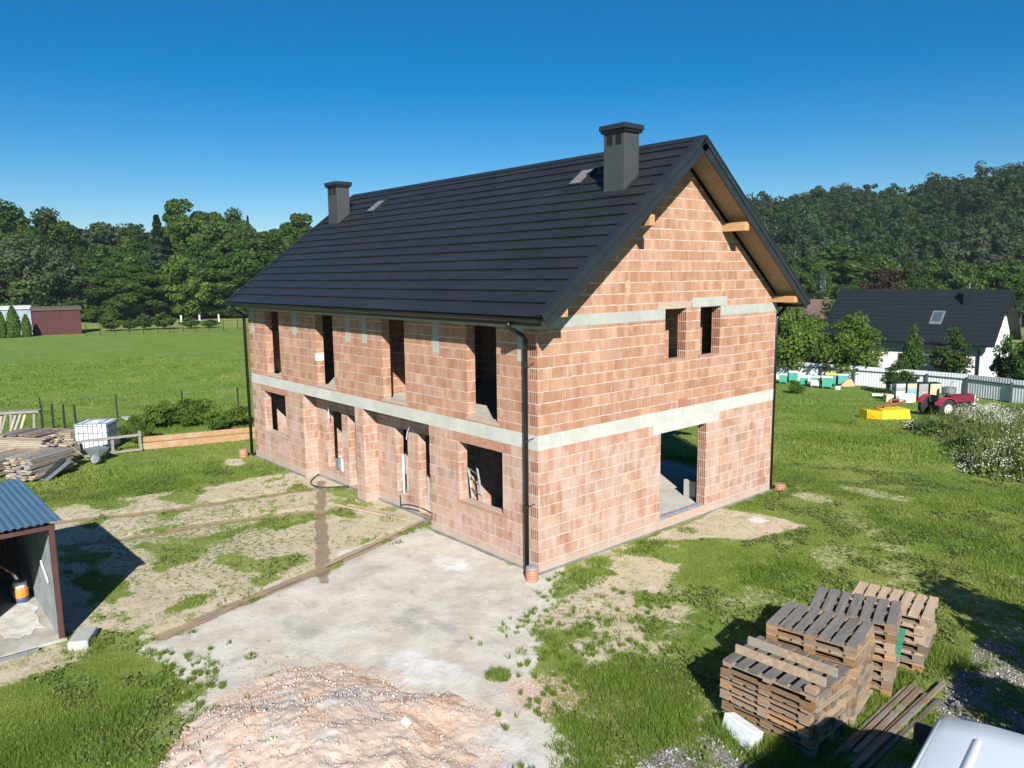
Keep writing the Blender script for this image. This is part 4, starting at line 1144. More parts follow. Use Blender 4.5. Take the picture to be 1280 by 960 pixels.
# stack nearest the camera: pallets nested in pairs, one upturned, one upright
r3 = random.Random(12); z = .02
for k in range(5):
    for up in (0, 1):
        i = 2 * k + up
        x, y = 6.42 + r3.uniform(-.035, .035), -1.21 + r3.uniform(-.03, .03) - .012 * k
        kind = 'bbgbb'[k] if not up else 'bgb'[k % 3]
        lab = ORD[i] + ' (from below) pallet of the nearest stack by the foam block'
        if up: put_pallet(kind, (x, y + .13, z + .036), R(1) + r3.uniform(-.04, .04), lab, (1.14, 1.16, .83))
        else: put_pallet(kind, (x, y, z + .119), R(1) + r3.uniform(-.04, .04), lab, (1.14, 1.20, .83), (math.pi, 0))
    z += .166
place(make_top_pallet(), (6.43, -1.24, z + .03), R(2))
stack(6.42, -.21, R(10), 8, 'tall weathered stack behind the nearest one', (1.06, 1.12, 1.04), 'bbgbbbbg', seed=2, hstep=.152)
stack(6.46, .86, R(17), 8, 'tall stack holding the green blocks', (1.03, 1.10, 1.03), 'bgbbbbgg', seed=3, hstep=.1475)
stack(6.50, 2.10, R(12), 6, 'pale low stack farthest from the van', (1.04, 1.14, 1.06), 'bnbnnn', seed=4, jit=.03, hstep=.154)
# the green painted pallet shows its block ends in the third stack
t = thing('green_pallet_block', 'green painted pallet skid showing on the right side of the third stack', 'pallet skid', (7.07, 1.04, .66))
for k in range(3): MB().cbox((7.075 - (k - 1) * .093, 1.04 + (k - 1) * .305, .72), (.08, .14, .10), R(17)).build('block', M['palgreen'], t)
MB().bar((7.20, .63, .782), (6.95, 1.45, .782), .10, .024).build('board', M['palgreen'], t)
# foam block and stones
tag(MB().cbox((6.22, -1.98, .14), (.56, .20, .29), R(-9), Matrix.Rotation(R(-13), 3, 'Z') @ Matrix.Rotation(R(-14), 3, 'X')).build('foam_block', M['styro'], bevel=.015), 'white rigid foam block lying in front of the nearest pallet stack', 'foam block')
tag(MB().cbox((6.63, -2.05, .05), (.16, .12, .12), .4).build('stone', M['palelintel'], bevel=.03), 'small tan stone right of the white foam block', 'stone')
# planks on the ground by the gravel
for k in range(6):
    xo = .078 * k
    z = .04 + (.035 if k in (1, 4) else 0)
    a = (7.27 + xo + rnd.uniform(-.02, .02), -1.3 + rnd.uniform(-.3, .25), z); b = (7.20 + xo * 1.2 + rnd.uniform(-.03, .03), 1.5 + rnd.uniform(-.45, .2), z + rnd.uniform(-.012, .02))
    o = MB().bar(a, b, .055 + .03 * rnd.random(), .04).build('timber_plank', M['plankdark'], bevel=.004)
    tag(o, ['leftmost brown plank half in the grass beside the pallets', 'second plank from the pallets, greyish and raised', 'third plank from the pallets in the row on the gravel edge', 'third plank from the gravel side of the plank row', 'second plank from the gravel, brightest brown', 'outermost dark plank lying on the gravel'][k], 'plank', 'planks lying between pallets and van')

# ---- van, only its roof front reaches into the picture
def build_van():
    org = Vector((10.0, -4.38, 0)); rz = R(8)
    t = thing('van', 'white van with ribbed roof parked in the bottom right corner', 'van', org)
    Mx = Matrix.Rotation(rz, 3, 'Z')
    T = lambda p: org + Mx @ Vector(p)
    # side profile (y forward, z up), roof front at y = 2.1
    prof = [(-2.3, .45), (-2.35, 1.2), (-2.22, 1.80), (-2.0, 1.93), (-.5, 1.965), (1.6, 1.94), (2.02, 1.88), (2.2, 1.77), (2.62, 1.25), (3.15, 1.08), (3.42, .95), (3.5, .5), (3.45, .3), (-2.2, .3)]
    mb = MB(); n = len(prof)
    # cross-section: sides lean in above the waist, rounded roof edge
    lev = [(-.97, 0), (-.95, .0)]
    def half(z): 
        return .95 if z < 1.0 else .95 - (z - 1.0) * .07 if z < 1.75 else .8975 - (z - 1.75) * .35
    V = []
    for y, z in prof:
        hw = half(z)
        for s in (-1, -.985, -.9, -.5, 0, .5, .9, .985, 1):
            dz = 0 if z < 1.7 else -.035 * max(0, abs(s) - .85) / .15 + .02 * (1 - s * s)
            V.append(T((hw * s, y - (.10 * s * s if y > 1.2 else 0), z + dz)))
    m = 9; F = []
    for i in range(n):
        j = (i + 1) % n
        for c in range(m - 1): F.append((i * m + c, i * m + c + 1, j * m + c + 1, j * m + c))
    F.append(tuple(i * m for i in range(n))[::-1]); F.append(tuple(i * m + m - 1 for i in range(n)))
    mb.add(V, F); b = mb.build('body', M['van'], t, smooth=True)
    for k, x in enumerate((-.46, 0, .46)):
        mb = MB(); pts = [T((x, -1.9, 1.90)), T((x, -1.6, 1.935)), T((x, -.2, 1.947)), T((x, 1.5, 1.918)), T((x, 1.75, 1.865))]
        mb.tube(pts, [.02, .055, .06, .055, .015], 10); mb.build('roof_rib', M['van'], t, smooth=True)
    for s in (-1, 1):
        mb = MB(); mb.tube([T((s * .84, -1.95, 1.93)), T((s * .835, 0, 1.955)), T((s * .83, 1.7, 1.925))], .018, 8); mb.build('roof_gutter', M['van'], t, smooth=True)
        mb = MB(); mb.cbox(T((s * 1.10, 2.45, 1.28)), (.20, .10, .24), rz); q = mb.build('side_mirror', M['vanblack'], t, bevel=.03)
        MB().bar(T((s * .90, 2.42, 1.2)), T((s * 1.05, 2.45, 1.24)), .05, .05).build('mirror_arm', M['vanblack'], q)
        MB().hexa([T(p) for p in [(s * .952, 1.0, 1.15), (s * .956, 1.0, 1.15), (s * .956, 2.35, 1.15), (s * .952, 2.35, 1.15), (s * .91, 1.1, 1.65), (s * .914, 1.1, 1.65), (s * .914, 1.95, 1.65), (s * .91, 1.95, 1.65)]]).build('side_window', M['glass'], t)
    MB().hexa([T(p) for p in [(-.78, 2.56, 1.30), (.78, 2.56, 1.30), (.72, 2.2, 1.74), (-.72, 2.2, 1.74), (-.78, 2.64, 1.31), (.78, 2.64, 1.31), (.72, 2.26, 1.75), (-.72, 2.26, 1.75)]]).build('windscreen', M['glass'], t)
    for s in (-1, 1):
        for y in (-1.4, 2.55):
            w = MB().cyl(T((s * .72, y, .33)), T((s * .95, y, .33)), .33, n=24).build('wheel', M['rubber'], t)
            MB().cyl(T((s * .94, y, .33)), T((s * .965, y, .33)), .20, n=20).build('rim', M['alu'], w)
        MB().cbox(T((s * .7, 3.42, .78)), (.34, .12, .16), rz).build('headlight', M['glass'], t, bevel=.02)
build_van()

# ---- hut with the blue roof
def build_hut():
    x0, x1, y1, y0 = -7.75, -3.62, -8.38, -10.42
    t = thing('open_shed', 'low open shed with blue corrugated roof at the left edge', 'shed', ((x0 + x1) / 2, (y0 + y1) / 2, 0))
    # corrugated roof: ribs run front to back
    def sheet(P, u0, u1, v0, v1, pitch, amp, th=.006, trap=True):
        mb = MB(); n = int(round((u1 - u0) / pitch)); us = []
        for k in range(n):
            b = u0 + k * pitch
            us += [(b, 0), (b + pitch * .32, 0), (b + pitch * .45, amp), (b + pitch * .87, amp)]
        us.append((u1, 0))
        m = len(us)
        for v in (v0, v1):
            for u, o in us: mb.v.append(tuple(P(u, v, o)))
        for v in (v0, v1):
            for u, o in us: mb.v.append(tuple(P(u, v, o - th)))
        for i in range(m - 1):
            mb.f.append((i, i + 1, m + i + 1, m + i)); mb.f.append((2 * m + i, 3 * m + i, 3 * m + i + 1, 2 * m + i + 1))
            mb.f.append((i, 2 * m + i, 2 * m + i + 1, i + 1)); mb.f.append((m + i, m + i + 1, 3 * m + i + 1, 3 * m + i))
        return mb
    zr = lambda x: 2.20 - (x1 + .12 - x) * -.0 - (.10) * (x1 - x) / (x1 - x0)
    sheet(lambda u, v, o: (v, u, zr(v) + .04 + o), y0 - .1, y1 + .12, x0 - .12, x1 + .10, .115, .022).build('roof', M['bluetin'], t)
    # walls
    sheet(lambda u, v, o: (u, y1 - .02 - o, v), x0, x1 - .02, .06, 2.06, .14, .018).build('side_wall', M['huttin'], t)
    sheet(lambda u, v, o: (u, y1 + .012 + o, v), x0, x1 - .02, .05, 2.10, .20, .02).build('outer_cladding', M['browntin'], t)
    sheet(lambda u, v, o: (x0 + o, u, v), y0, y1, .05, 2.04, .14, .018).build('back_wall', M['browntin'], t)
    sheet(lambda u, v, o: (u, y0 + o, v), x0, x1 - .02, .05, 2.06, .14, .018).build('far_wall', M['browntin'], t)
    for x, y in ((x1 - .03, y1 - .01), (x1 - .03, y0 + .05), (x0 + .04, y1 - .06), (x0 + .04, y0 + .06)):
        MB().cbox((x, y, 1.06), (.085, .085, 2.10)).build('post', M['browntin'], t)
    mb = MB(); mb.bar((x1 - .03, y0, 2.13), (x1 - .03, y1 + .05, 2.13), .06, .08); mb.bar((x0 + .05, y0, 2.04), (x0 + .05, y1 + .05, 2.04), .06, .08)
    mb.bar((x0, y1 - .03, 2.06), (x1, y1 - .03, 2.13), .05, .07); mb.build('roof_beam', M['browntin'], t)
    MB().box(x0 - .05, y0 - .1, -.06, x1 + .02, y1 + .06, .05).build('floor', M['hutfloor'], t)
    # sunlight on the whitish floor, painted as a pale patch with an uneven edge
    pts = []
    r2 = random.Random(4)
    for k in range(22):
        a = 2 * math.pi * k / 22
        pts.append((-5.05 + .95 * math.cos(a) * (1 + r2.uniform(-.22, .18)), -8.86 + .38 * math.sin(a) * (1 + r2.uniform(-.3, .2)), .052))
    MB().prism(pts, (0, 0, .008)).build('painted_sunlit_floor', M['sunlitfloor'], t)
    MB().bar((-3.50, y1 - .4, .02), (-3.50, y0, .02), .05, .07).build('threshold_bar', M['galv'], t)
    # things inside and at the post
    s = thing('cement_sack', 'orange and white printed sack standing in the open shed', 'sack', (-5.98, -8.66, .05))
    def sack(z0, z1, mat, nm, r=.135):
        MB().lathe((-5.98, -8.66, .05), [(r * .86, z0), (r, z0 + .02), (r, z1 - .02), (r * .9, z1)], 14).build(nm, mat, s, smooth=False)
    sack(0, .10, M['bluesack'], 'blue_band'); sack(.10, .30, M['orangesack'], 'orange_band', .142); sack(.30, .44, M['whitesack'], 'white_top', .125)
    tb = thing('tub', 'dark round mortar tub on the shed floor at the picture edge', 'tub', (-6.75, -9.35, .05))
    MB().lathe((-6.75, -9.35, .05), [(.26, 0), (.36, .30), (.38, .31), (.37, .33), (.34, .32), (.24, .04)], 20).build('shell', M['skyblue'], tb)
    tag(MB().cbox((-3.32, -8.12, .06), (.60, .34, .18), R(-28)).build('concrete_block', M['beamgrey'], bevel=.03), 'pale concrete block wedged at the foot of the shed post', 'block')
    tag(MB().bar((-4.75, -8.44, 1.18), (-4.18, -8.44, .96), .02, .07).build('white_strip', M['whiteplastic']), 'white slanting strip fixed inside the shed side wall', 'strip')
build_hut()

# ---- lumber on the left
def board(a, b, w, h, mat, label, group=None, nm='board'):
    return tag(MB().bar(a, b, w, h).build(nm, mat), label, 'board', group)
# low stack of boards with a slanting top, nearest the shed
def lumber(cx, cy, ang, layers, per, ln, w, th, mats, label, group, seed, z0=.12, spread=.012, jl=.12):
    r2 = random.Random(seed); d = Vector((math.cos(ang), math.sin(ang), 0)); s = Vector((-d.y, d.x, 0))
    for l in range(layers):
        for k in range(per):
            off = (k - (per - 1) / 2) * (w + spread) + r2.uniform(-.01, .01)
            c = Vector((cx, cy, z0 + l * (th + .012))) + s * off + d * r2.uniform(-jl, jl)
            hl = ln / 2 * (1 + r2.uniform(-.10, .08)); dz = r2.uniform(-.006, .006); sk = s * r2.uniform(-.03, .03)
            lab = label + (', top layer' if l == layers - 1 else ', lower layers')
            board(c - d * hl + sk + Vector((0, 0, dz)), c + d * hl - sk - Vector((0, 0, dz)), w * (1 + r2.uniform(-.12, .06)), th, r2.choice(mats), lab, group + (' top' if l == layers - 1 else ''))
DA, DB = R(126), R(36)      # boards pointing away from the camera / across
lumber(-17.45, -6.35, DA, 11, 5, 1.7, .205, .05, [M['plank'], M['plank'], M['plankfresh']], 'grey weathered board of the neat stack nearest the shed', 'boards of the neat grey stack', 31, z0=.12)
lumber(-19.0, -7.05, DA, 8, 6, 2.7, .21, .05, [M['plank'], M['plankfresh']], 'pale broad board at the left picture edge behind the shed', 'boards of the broad pale stack', 32, z0=.12)
lumber(-19.95, -6.3, DB, 14, 4, 2.3, .20, .055, [M['plankfresh'], M['plank']], 'long yellowish board in the tall pile left of the white tank', 'boards of the tall pile', 33, z0=.10, jl=.16)
lumber(-19.95, -6.2, DA, 1, 8, 1.15, .20, .035, [M['plankdark'], M['plank']], 'short brown board laid crosswise over the tall pile', 'short boards on the tall pile', 34, z0=1.06, jl=.08)
lumber(-22.3, -5.2, DB, 8, 3, 2.6, .24, .06, [M['plankfresh']], 'long pale board in the pile behind the white tank', 'boards behind the tank', 35, z0=.12)
lumber(-19.0, -5.25, DB, 8, 2, .55, .30, .06, [M['plankfresh']], 'short thick yellow board end stacked beside the wheelbarrow', 'thick short boards', 36, z0=.15, jl=.05)
for k, (a, b) in enumerate((((-16.55, -6.55, .05), (-17.15, -5.75, .52)), ((-16.4, -6.45, .05), (-17.0, -5.65, .42)))):
    tag(MB().bar(a, b, .30, .02).build('sheet_offcut', M['postdark'] if k == 0 else M['galv']), ('dark sheet leaning against the neat grey board stack', 'light edged metal strip leaning on the neat grey board stack')[k], 'sheet')
tag(MB().bar((-20.6, -7.9, .5), (-19.3, -8.4, .62), .5, .03).build('sheet_offcut', M['whiteplastic']), 'white sheet lying on boards at the left picture edge', 'sheet')
# rack with leaning sticks
t = thing('plank_rack', 'grey rickety rack with sticks leaning on it at the far left', 'rack', (-23.6, -7.0, 0))
for k, (x, y) in enumerate(((-22.6, -5.6), (-23.0, -6.3), (-23.9, -7.3), (-24.6, -8.4))):
    MB().tube([(x + .25, y - .15, 0), (x, y, 1.45)], .055, 6).build('leg', M['greybar'], t)
MB().bar((-22.5, -5.4, 1.42), (-24.9, -8.9, 1.30), .35, .08).build('top_beam', M['greybar'], t)
for k in range(17):
    f = k / 16; bx = -22.75 - 1.9 * f; by = -5.9 - 2.7 * f
    MB().bar((bx + .75 + rnd.uniform(-.1, .1), by - .55 + rnd.uniform(-.2, .2), 0), (bx + rnd.uniform(-.1, .1), by + rnd.uniform(-.1, .1), 1.32), .09, .03).build('stick', M['plank'] if k % 4 else M['plankfresh'], t)
for k in range(4):
    tag(MB().cyl((-25.6 + .42 * k, -4.9 + .42 * k * .8, 0), (-25.6 + .42 * k, -4.9 + .42 * k * .8, 1.25), .045, n=6).build('stake', M['postdark']), 'dark thin stake standing in the grass behind the plank rack', 'stake', 'stakes behind the rack')
# water tank in a cage
def build_ibc():
    c = Vector((-20.35, -3.98, 0)); a = math.atan2(1.06, .81)
    Mx = Matrix.Rotation(a, 3, 'Z'); T = lambda p: c + Mx @ Vector(p)
    t = thing('water_tank', 'white caged plastic water tank standing in the grass left of the house', 'water tank', c)
    X, Y = .60, .50
    MB().cbox(T((0, 0, .62)), (1.16, .96, .94), a).build('tank', M['ibcplastic'], t, bevel=.05)
    MB().cyl(T((0, 0, 1.09)), T((0, 0, 1.13)), .12, n=16).build('lid', M['whiteplastic'], t)
    mb = MB()
    for z in (.16, .45, .75, 1.02, 1.10):
        P = [T((-X, -Y, z)), T((X, -Y, z)), T((X, Y, z)), T((-X, Y, z))]
        for i in range(4): mb.tube([P[i], P[(i + 1) % 4]], .013, 6)
    for k in range(8):
        x = -X + 2 * X * k / 7
        for y in (-Y, Y): mb.tube([T((x, y, .14)), T((x, y, 1.1))], .012, 6)
    for k in range(1, 6):
        y = -Y + 2 * Y * k / 6
        for x in (-X, X): mb.tube([T((x, y, .14)), T((x, y, 1.1))], .012, 6)
    for x in (-.3, .3): mb.tube([T((x, -Y, 1.11)), T((x, Y, 1.11))], .012, 6)
    mb.build('cage', M['galv'], t)
    p = MB()
    p.cbox(T((0, 0, .12)), (1.2, 1.0, .03), a)
    for x in (-.5, 0, .5): p.cbox(T((x, 0, .05)), (.12, 1.0, .10), a)
    p.build('pallet_base', M['plank'], t)
build_ibc()
# timber rail in front of the tank
t = thing('timber_rail', 'grey timber rail frame standing in front of the white tank', 'rail', (-18.9, -3.6, 0))
A, B = Vector((-19.3, -4.75, 0)), Vector((-18.95, -2.85, 0))
for f, h in ((0, .62), (.52, .55), (1, .78)):
    p = A.lerp(B, f); MB().cbox((p.x, p.y, h / 2), (.09, .09, h)).build('post', M['greybar'], t)
MB().bar(A + Vector((.06, 0, .62)), B + Vector((.06, .05, .64)), .05, .09).build('top_rail', M['greybar'], t)
MB().bar(A + Vector((.08, 0, .06)), B + Vector((.06, .05, .08)), .06, .08).build('bottom_rail', M['greybar'], t)
# wheelbarrow
t = thing('wheelbarrow', 'old wheelbarrow with pale tubular handles tipped beside the board pile', 'wheelbarrow', (-18.1, -4.75, 0))
for s in (-.18, .18):
    MB().tube([(-18.0 + s, -4.85, .2), (-18.55 + s, -5.15, .55), (-19.05 + s * .6, -5.6, 1.02)], .017, 8).build('handle', M['greybar'], t, smooth=True)
w = MB().lathe((0, 0, 0), [(.09, -.03), (.16, -.04), (.16, .04), (.09, .03)], 18).build('wheel', M['galv'], t); w.location = Vector((-17.75, -4.62, .2)) - Vector((-18.1, -4.75, 0)); w.rotation_euler = (R(70), 0, R(40))
MB().hexa([(-18.3, -4.7, .22), (-17.9, -4.5, .22), (-18.1, -4.25, .22), (-18.5, -4.45, .22), (-18.45, -4.85, .5), (-17.85, -4.5, .5), (-18.0, -4.1, .5), (-18.65, -4.3, .5)]).build('tray', M['galv'], t)
# orange boards along the plot edge
for k, (z, hh) in enumerate(((.14, .26), (.405, .20))):
    tag(MB().bar((-19.05, -2.72, z), (-17.9, 1.35, z), .05, hh).build('formwork_board', M['orangeboard']), ('orange formwork board on edge at the grass border, lower one', 'orange formwork board on edge at the grass border, upper one')[k], 'board')
for f in (0.02, .35, .7): 
    p = Vector((-19.1, -2.72, 0)).lerp(Vector((-17.95, 1.35, 0)), f); tag(MB().cbox((p.x - .05, p.y, .22), (.06, .06, .5)).build('peg', M['greybar']), 'short grey peg behind the orange formwork boards', 'peg', 'pegs behind the orange boards')
# wire fence beyond
t = thing('field_fence', 'thin wire fence on dark posts between yard and meadow', 'fence', (-26, 0, 0))
FP = [(-29.5, -8.0), (-27.6, -4.6), (-25.9, -1.9), (-25.2, .75), (-24.2, 3.0), (-23.4, 5.4), (-22.6, 7.8), (-22.0, 10.5)]
for x, y in FP: MB().cbox((x, y, .62), (.055, .055, 1.3)).build('post', M['postdark'], t)
mb = MB()
for z in (.35, .75, 1.15): mb.tube([(x, y, z) for x, y in FP], .0035, 4, False)
mb.build('wire', M['galv'], t)
for k, (x, y) in enumerate(((-24.9, -1.75), (-24.3, -.9))):
    tag(MB().cbox((x, y, .32), (.75, .3, .05), .3 * k).build('slab_offcut', M['beamgrey']), ('flat pale slab lying by the fence post behind the tank', 'second flat slab lying in the weeds right of the tank')[k], 'slab')
# ================================================================== NEIGHBOURS AND FAR THINGS
def gp(x, y): return Vector((x, y, gz(x, y)))
# ---- white house behind the fence
def build_house2():
    a = .066; o = Vector((-7.286, 53.573, -2.42)); u = Vector((math.cos(a), math.sin(a), 0)); v = Vector((-u.y, u.x, 0))
    Ln, hd, ze, zr = 13.32, 4.383, .805 + 2.42, 4.877 + 2.42
    P = lambda s, t_, z: o + u * s + v * t_ + Vector((0, 0, z))
    t = thing('white_house', 'white rendered house with large black roof behind the white fence', 'house', P(-Ln / 2, hd, 0))
    sx0, sx1, ty0, ty1 = -Ln + .5, -.75, .75, 2 * hd - .75
    mb = MB(); zt = ze + (ty0) * (zr - ze) / hd - .15
    mb.hexa([P(sx0, ty0, -.2), P(sx1, ty0, -.2), P(sx1, ty1, -.2), P(sx0, ty1, -.2), P(sx0, ty0, zt), P(sx1, ty0, zt), P(sx1, ty1, zt), P(sx0, ty1, zt)])
    for s, e in ((sx1, -.3), (sx0, .3)):
        mb.prism([P(s, ty0, zt), P(s, ty1, zt), P(s, hd, zr - .2)], u * e)
    mb.build('wall', M['housewhite'], t)
    mb = MB()
    for sd in (0, 1):
        f = (lambda tt: tt) if sd == 0 else (lambda tt: 2 * hd - tt)
        mb.hexa([P(-Ln, f(0), ze - .16), P(0, f(0), ze - .16), P(0, f(hd), zr - .16), P(-Ln, f(hd), zr - .16), P(-Ln, f(0), ze), P(0, f(0), ze), P(0, f(hd), zr), P(-Ln, f(hd), zr)])
    for k in range(1, 13):     # tile courses
        f = k / 13
        mb.bar(P(-Ln, hd * f, ze + (zr - ze) * f + .012), P(0, hd * f, ze + (zr - ze) * f + .012), .05, .03)
    rf = mb.build('roof', M['houseroof'], t)
    c = MB()
    q = (-2.35, 3.1)
    c.hexa([P(-3.05, 3.0, zr - 1.9), P(-2.4, 3.0, zr - 1.9), P(-2.4, 3.55, zr - 1.9), P(-3.05, 3.55, zr - 1.9), P(-3.05, 3.0, zr + .1), P(-2.4, 3.0, zr + .1), P(-2.4, 3.55, zr + .1), P(-3.05, 3.55, zr + .1)])
    c.build('chimney', M['houseroof'], t)
    MB().tube([P(-2.75, 3.3, zr + .1), P(-2.75, 3.3, zr + .55)], .05, 8).build('flue', M['alu'], t)
    s0, s1 = 1.45, 2.45; zz = lambda tt: ze + (zr - ze) * tt / hd
    f = MB().hexa([P(-5.0, s0, zz(s0) + .02), P(-4.1, s0, zz(s0) + .02), P(-4.1, s1, zz(s1) + .02), P(-5.0, s1, zz(s1) + .02), P(-5.0, s0, zz(s0) + .12), P(-4.1, s0, zz(s0) + .12), P(-4.1, s1, zz(s1) + .12), P(-5.0, s1, zz(s1) + .12)]).build('skylight', M['alu'], rf)
    MB().hexa([P(-4.88, s0 + .12, zz(s0 + .12) + .1), P(-4.22, s0 + .12, zz(s0 + .12) + .1), P(-4.22, s1 - .12, zz(s1 - .12) + .1), P(-4.88, s1 - .12, zz(s1 - .12) + .1), P(-4.88, s0 + .12, zz(s0 + .12) + .13), P(-4.22, s0 + .12, zz(s0 + .12) + .13), P(-4.22, s1 - .12, zz(s1 - .12) + .13), P(-4.88, s1 - .12, zz(s1 - .12) + .13)]).build('pane', M['glass'], f)
    MB().tube([P(-Ln, -.06, ze - .06), P(0, -.06, ze - .06)], .08, 8).build('gutter', M['gutter'], rf)
    MB().tube([P(-1.15, .0, ze - .1), P(-1.1, .62, ze - .5), P(-1.1, .66, 0)], .07, 8).build('downpipe', M['gutter'], t)
    # balcony trim and beam below the rear half of the gable
    MB().bar(P(-.1, hd + .1, zr - 1.55), P(-.1, 2 * hd - .4, zr - 1.55), .1, .2).build('gable_beam', M['trim'], t)
    MB().hexa([P(sx1 + .01, 3.4, zr - 3.0), P(sx1 + .05, 3.4, zr - 3.0), P(sx1 + .05, 5.0, zr - 3.0), P(sx1 + .01, 5.0, zr - 3.0), P(sx1 + .01, 3.4, zr - 1.6), P(sx1 + .05, 3.4, zr - 1.6), P(sx1 + .05, 5.0, zr - 1.6), P(sx1 + .01, 5.0, zr - 1.6)]).build('window', M['glass'], t)
    MB().hexa([P(-6.9, ty0 - .05, .9), P(-5.6, ty0 - .05, .9), P(-5.6, ty0 - .01, .9), P(-6.9, ty0 - .01, .9), P(-6.9, ty0 - .05, 2.2), P(-5.6, ty0 - .05, 2.2), P(-5.6, ty0 - .01, 2.2), P(-6.9, ty0 - .01, 2.2)]).build('window', M['glass'], t)
build_house2()

# ---- old red-roofed house farther back
def build_house3():
    c = at(1008, 392, 100); c = Vector((c[0], c[1], -2.4))
    a = R(20); Mx = Matrix.Rotation(a, 3, 'Z'); T = lambda p: c + Mx @ Vector(p)
    t = thing('old_house', 'beige house with weathered reddish hip roof between the brick house and the black roof', 'house', c)
    x, y = 7.0, 4.5
    MB().hexa([T(p) for p in [(-x, -y, -.2), (x, -y, -.2), (x, y, -.2), (-x, y, -.2), (-x, -y, 2.8), (x, -y, 2.8), (x, y, 2.8), (-x, y, 2.8)]]).build('wall', M['beige'], t)
    e = .5; h = 5.5
    mb = MB(); mb.add([T(p) for p in [(-x - e, -y - e, 2.6), (x + e, -y - e, 2.6), (x + e, y + e, 2.6), (-x - e, y + e, 2.6), (-x + 3.6, 0, h), (x - 3.6, 0, h)]], [(0, 1, 5, 4), (1, 2, 5), (2, 3, 4, 5), (3, 0, 4), (3, 2, 1, 0)])
    mb.build('roof', M['redroof'], t)
    MB().cbox(T((2.2, .3, 5.4)), (.5, .5, .7), a).build('chimney', M['redroof'], t)
    for px in (-2.6, 1.5):
        MB().cbox(T((px, -y - .02, 1.5)), (1.2, .06, 1.2), a).build('window', M['glass'], t)
build_house3()

# ---- white sheet fence
def build_fence():
    PTS = [(-27, 46.6), (-20, 47.2), (-15.0, 47.75), (-9.9, 48.25), (-7.2, 48.1), (-4.1, 46.75), (-.8, 45.6), (2.6, 44.5), (6.5, 43.3)]
    t = thing('sheet_fence', 'long white corrugated sheet fence with dark posts and rails', 'fence', (-10, 47.8, -2.4))
    for (ax, ay), (bx, by) in zip(PTS[:-1], PTS[1:]):
        A = Vector((ax, ay, gz(ax, ay))); B = Vector((bx, by, gz(bx, by))); d = (B - A); ln = d.length; d.normalize(); nrm = Vector((d.y, -d.x, 0))
        mb = MB(); n = int(ln / .19); k0 = len(mb.v)
        us = []
        for k in range(n):
            b = ln * k / n; p = ln / n; us += [(b, 0), (b + p * .5, 0), (b + p * .62, .011), (b + p * .88, .011)]
        us.append((ln, 0)); m = len(us)
        for z in (.03, 1.56):
            for off in (0, -.012):
                for uu, o in us: mb.v.append(tuple(A + d * uu + nrm * (o + off) + Vector((0, 0, z + (B.z - A.z) * uu / ln))))
        for i in range(m - 1):
            mb.f.append((i, i + 1, 2 * m + i + 1, 2 * m + i)); mb.f.append((m + i, 3 * m + i, 3 * m + i + 1, m + i + 1)); mb.f.append((2 * m + i, 2 * m + i + 1, 3 * m + i + 1, 3 * m + i))
        mb.build('panel', M['fencewhite'], t)
        mb = MB(); mb.bar(A + nrm * .05 + Vector((0, 0, 1.22)), B + nrm * .05 + Vector((0, 0, 1.22)), .05, .07); mb.build('rail', M['fencepost'], t)
    for (x, y) in PTS + [(-12.4, 48.0), (-17.5, 47.45)]:
        MB().cbox((x + .03, y - .11, gz(x, y) + .62), (.13, .13, 1.5)).build('post', M['fencepost'], t)
build_fence()
t = thing('pipe_arch', 'grey bent pipe arch standing against the white fence at the right edge', 'pipe arch', gp(-.4, 44.9))
MB().tube([(-1.05, 44.9, gz(-1, 45)), (-.95, 44.95, gz(-1, 45) + .9), (-.7, 44.95, gz(-1, 45) + 1.15), (.4, 44.7, gz(0, 45) + 1.15)], .07, 8).build('pipe', M['boxgrey'], t, smooth=True)

# ---- beehives
def make_hive():
    t = thing('beehive', 'hive', 'beehive', (0, 0, 0), 'green beehives along the fence')
    MB().box(-.30, -.26, .14, .30, .26, .60).build('body', M['hivegreen'], t, keep_origin=True, bevel=.01)
    MB().box(-.31, -.27, .601, .31, .27, .76).build('super', M['hiveteal'], t, keep_origin=True, bevel=.01)
    MB().box(-.34, -.30, .761, .34, .30, .86).build('lid', M['hivewhite'], t, keep_origin=True, bevel=.01)
    mb = MB()
    for x in (-.24, .24):
        for y in (-.2, .2): mb.box(x - .03, y - .03, 0, x + .03, y + .03, .14)
    mb.build('stand', M['postdark'], t, keep_origin=True)
    MB().box(-.2, -.275, .16, .2, -.262, .20).build('entrance', M['postdark'], t, keep_origin=True)
    return reg(t)
hive = make_hive()
HV = [(-19.35, 44.9, .95, 'leftmost green beehive right beside the black downpipe', 0), (-19.2, 46.2, 1.1, 'green beehive half hidden behind the leftmost one', 0), (-17.6, 44.85, .92, 'small green beehive with white lid next to the low shrub', 0),
      (-16.5, 44.6, 1.08, 'green beehive with pinkish white front, left of the biggest hive', 1), (-15.6, 44.6, 1.15, 'biggest green beehive in the front of the hive row', 2), (-16.2, 46.4, 1.2, 'green beehive with a yellow lid behind the biggest hive', 3), (-15.6, 47.15, 1.1, 'turquoise beehive with white top standing right against the fence', 4)]
for i, (x, y, sc, lab, sp) in enumerate(HV):
    o = place(hive, gp(x, y), R(28), lab, sc) if i == 0 else dup(hive, gp(x, y), R(28) + rnd.uniform(-.1, .1), lab, sc)
    if sp:
        for ch in [c for c in bpy.data.objects if c.parent == o]:
            nm = ch.name.split('.')[0]
            rep = {1: ('body', 'hivewhite'), 3: ('lid', 'hiveyellow'), 4: ('body', 'hiveteal'), 2: ('super', 'hivegreen')}[sp]
            if nm == rep[0]:
                ch.data = ch.data.copy(); ch.data.materials[0] = M[rep[1]]
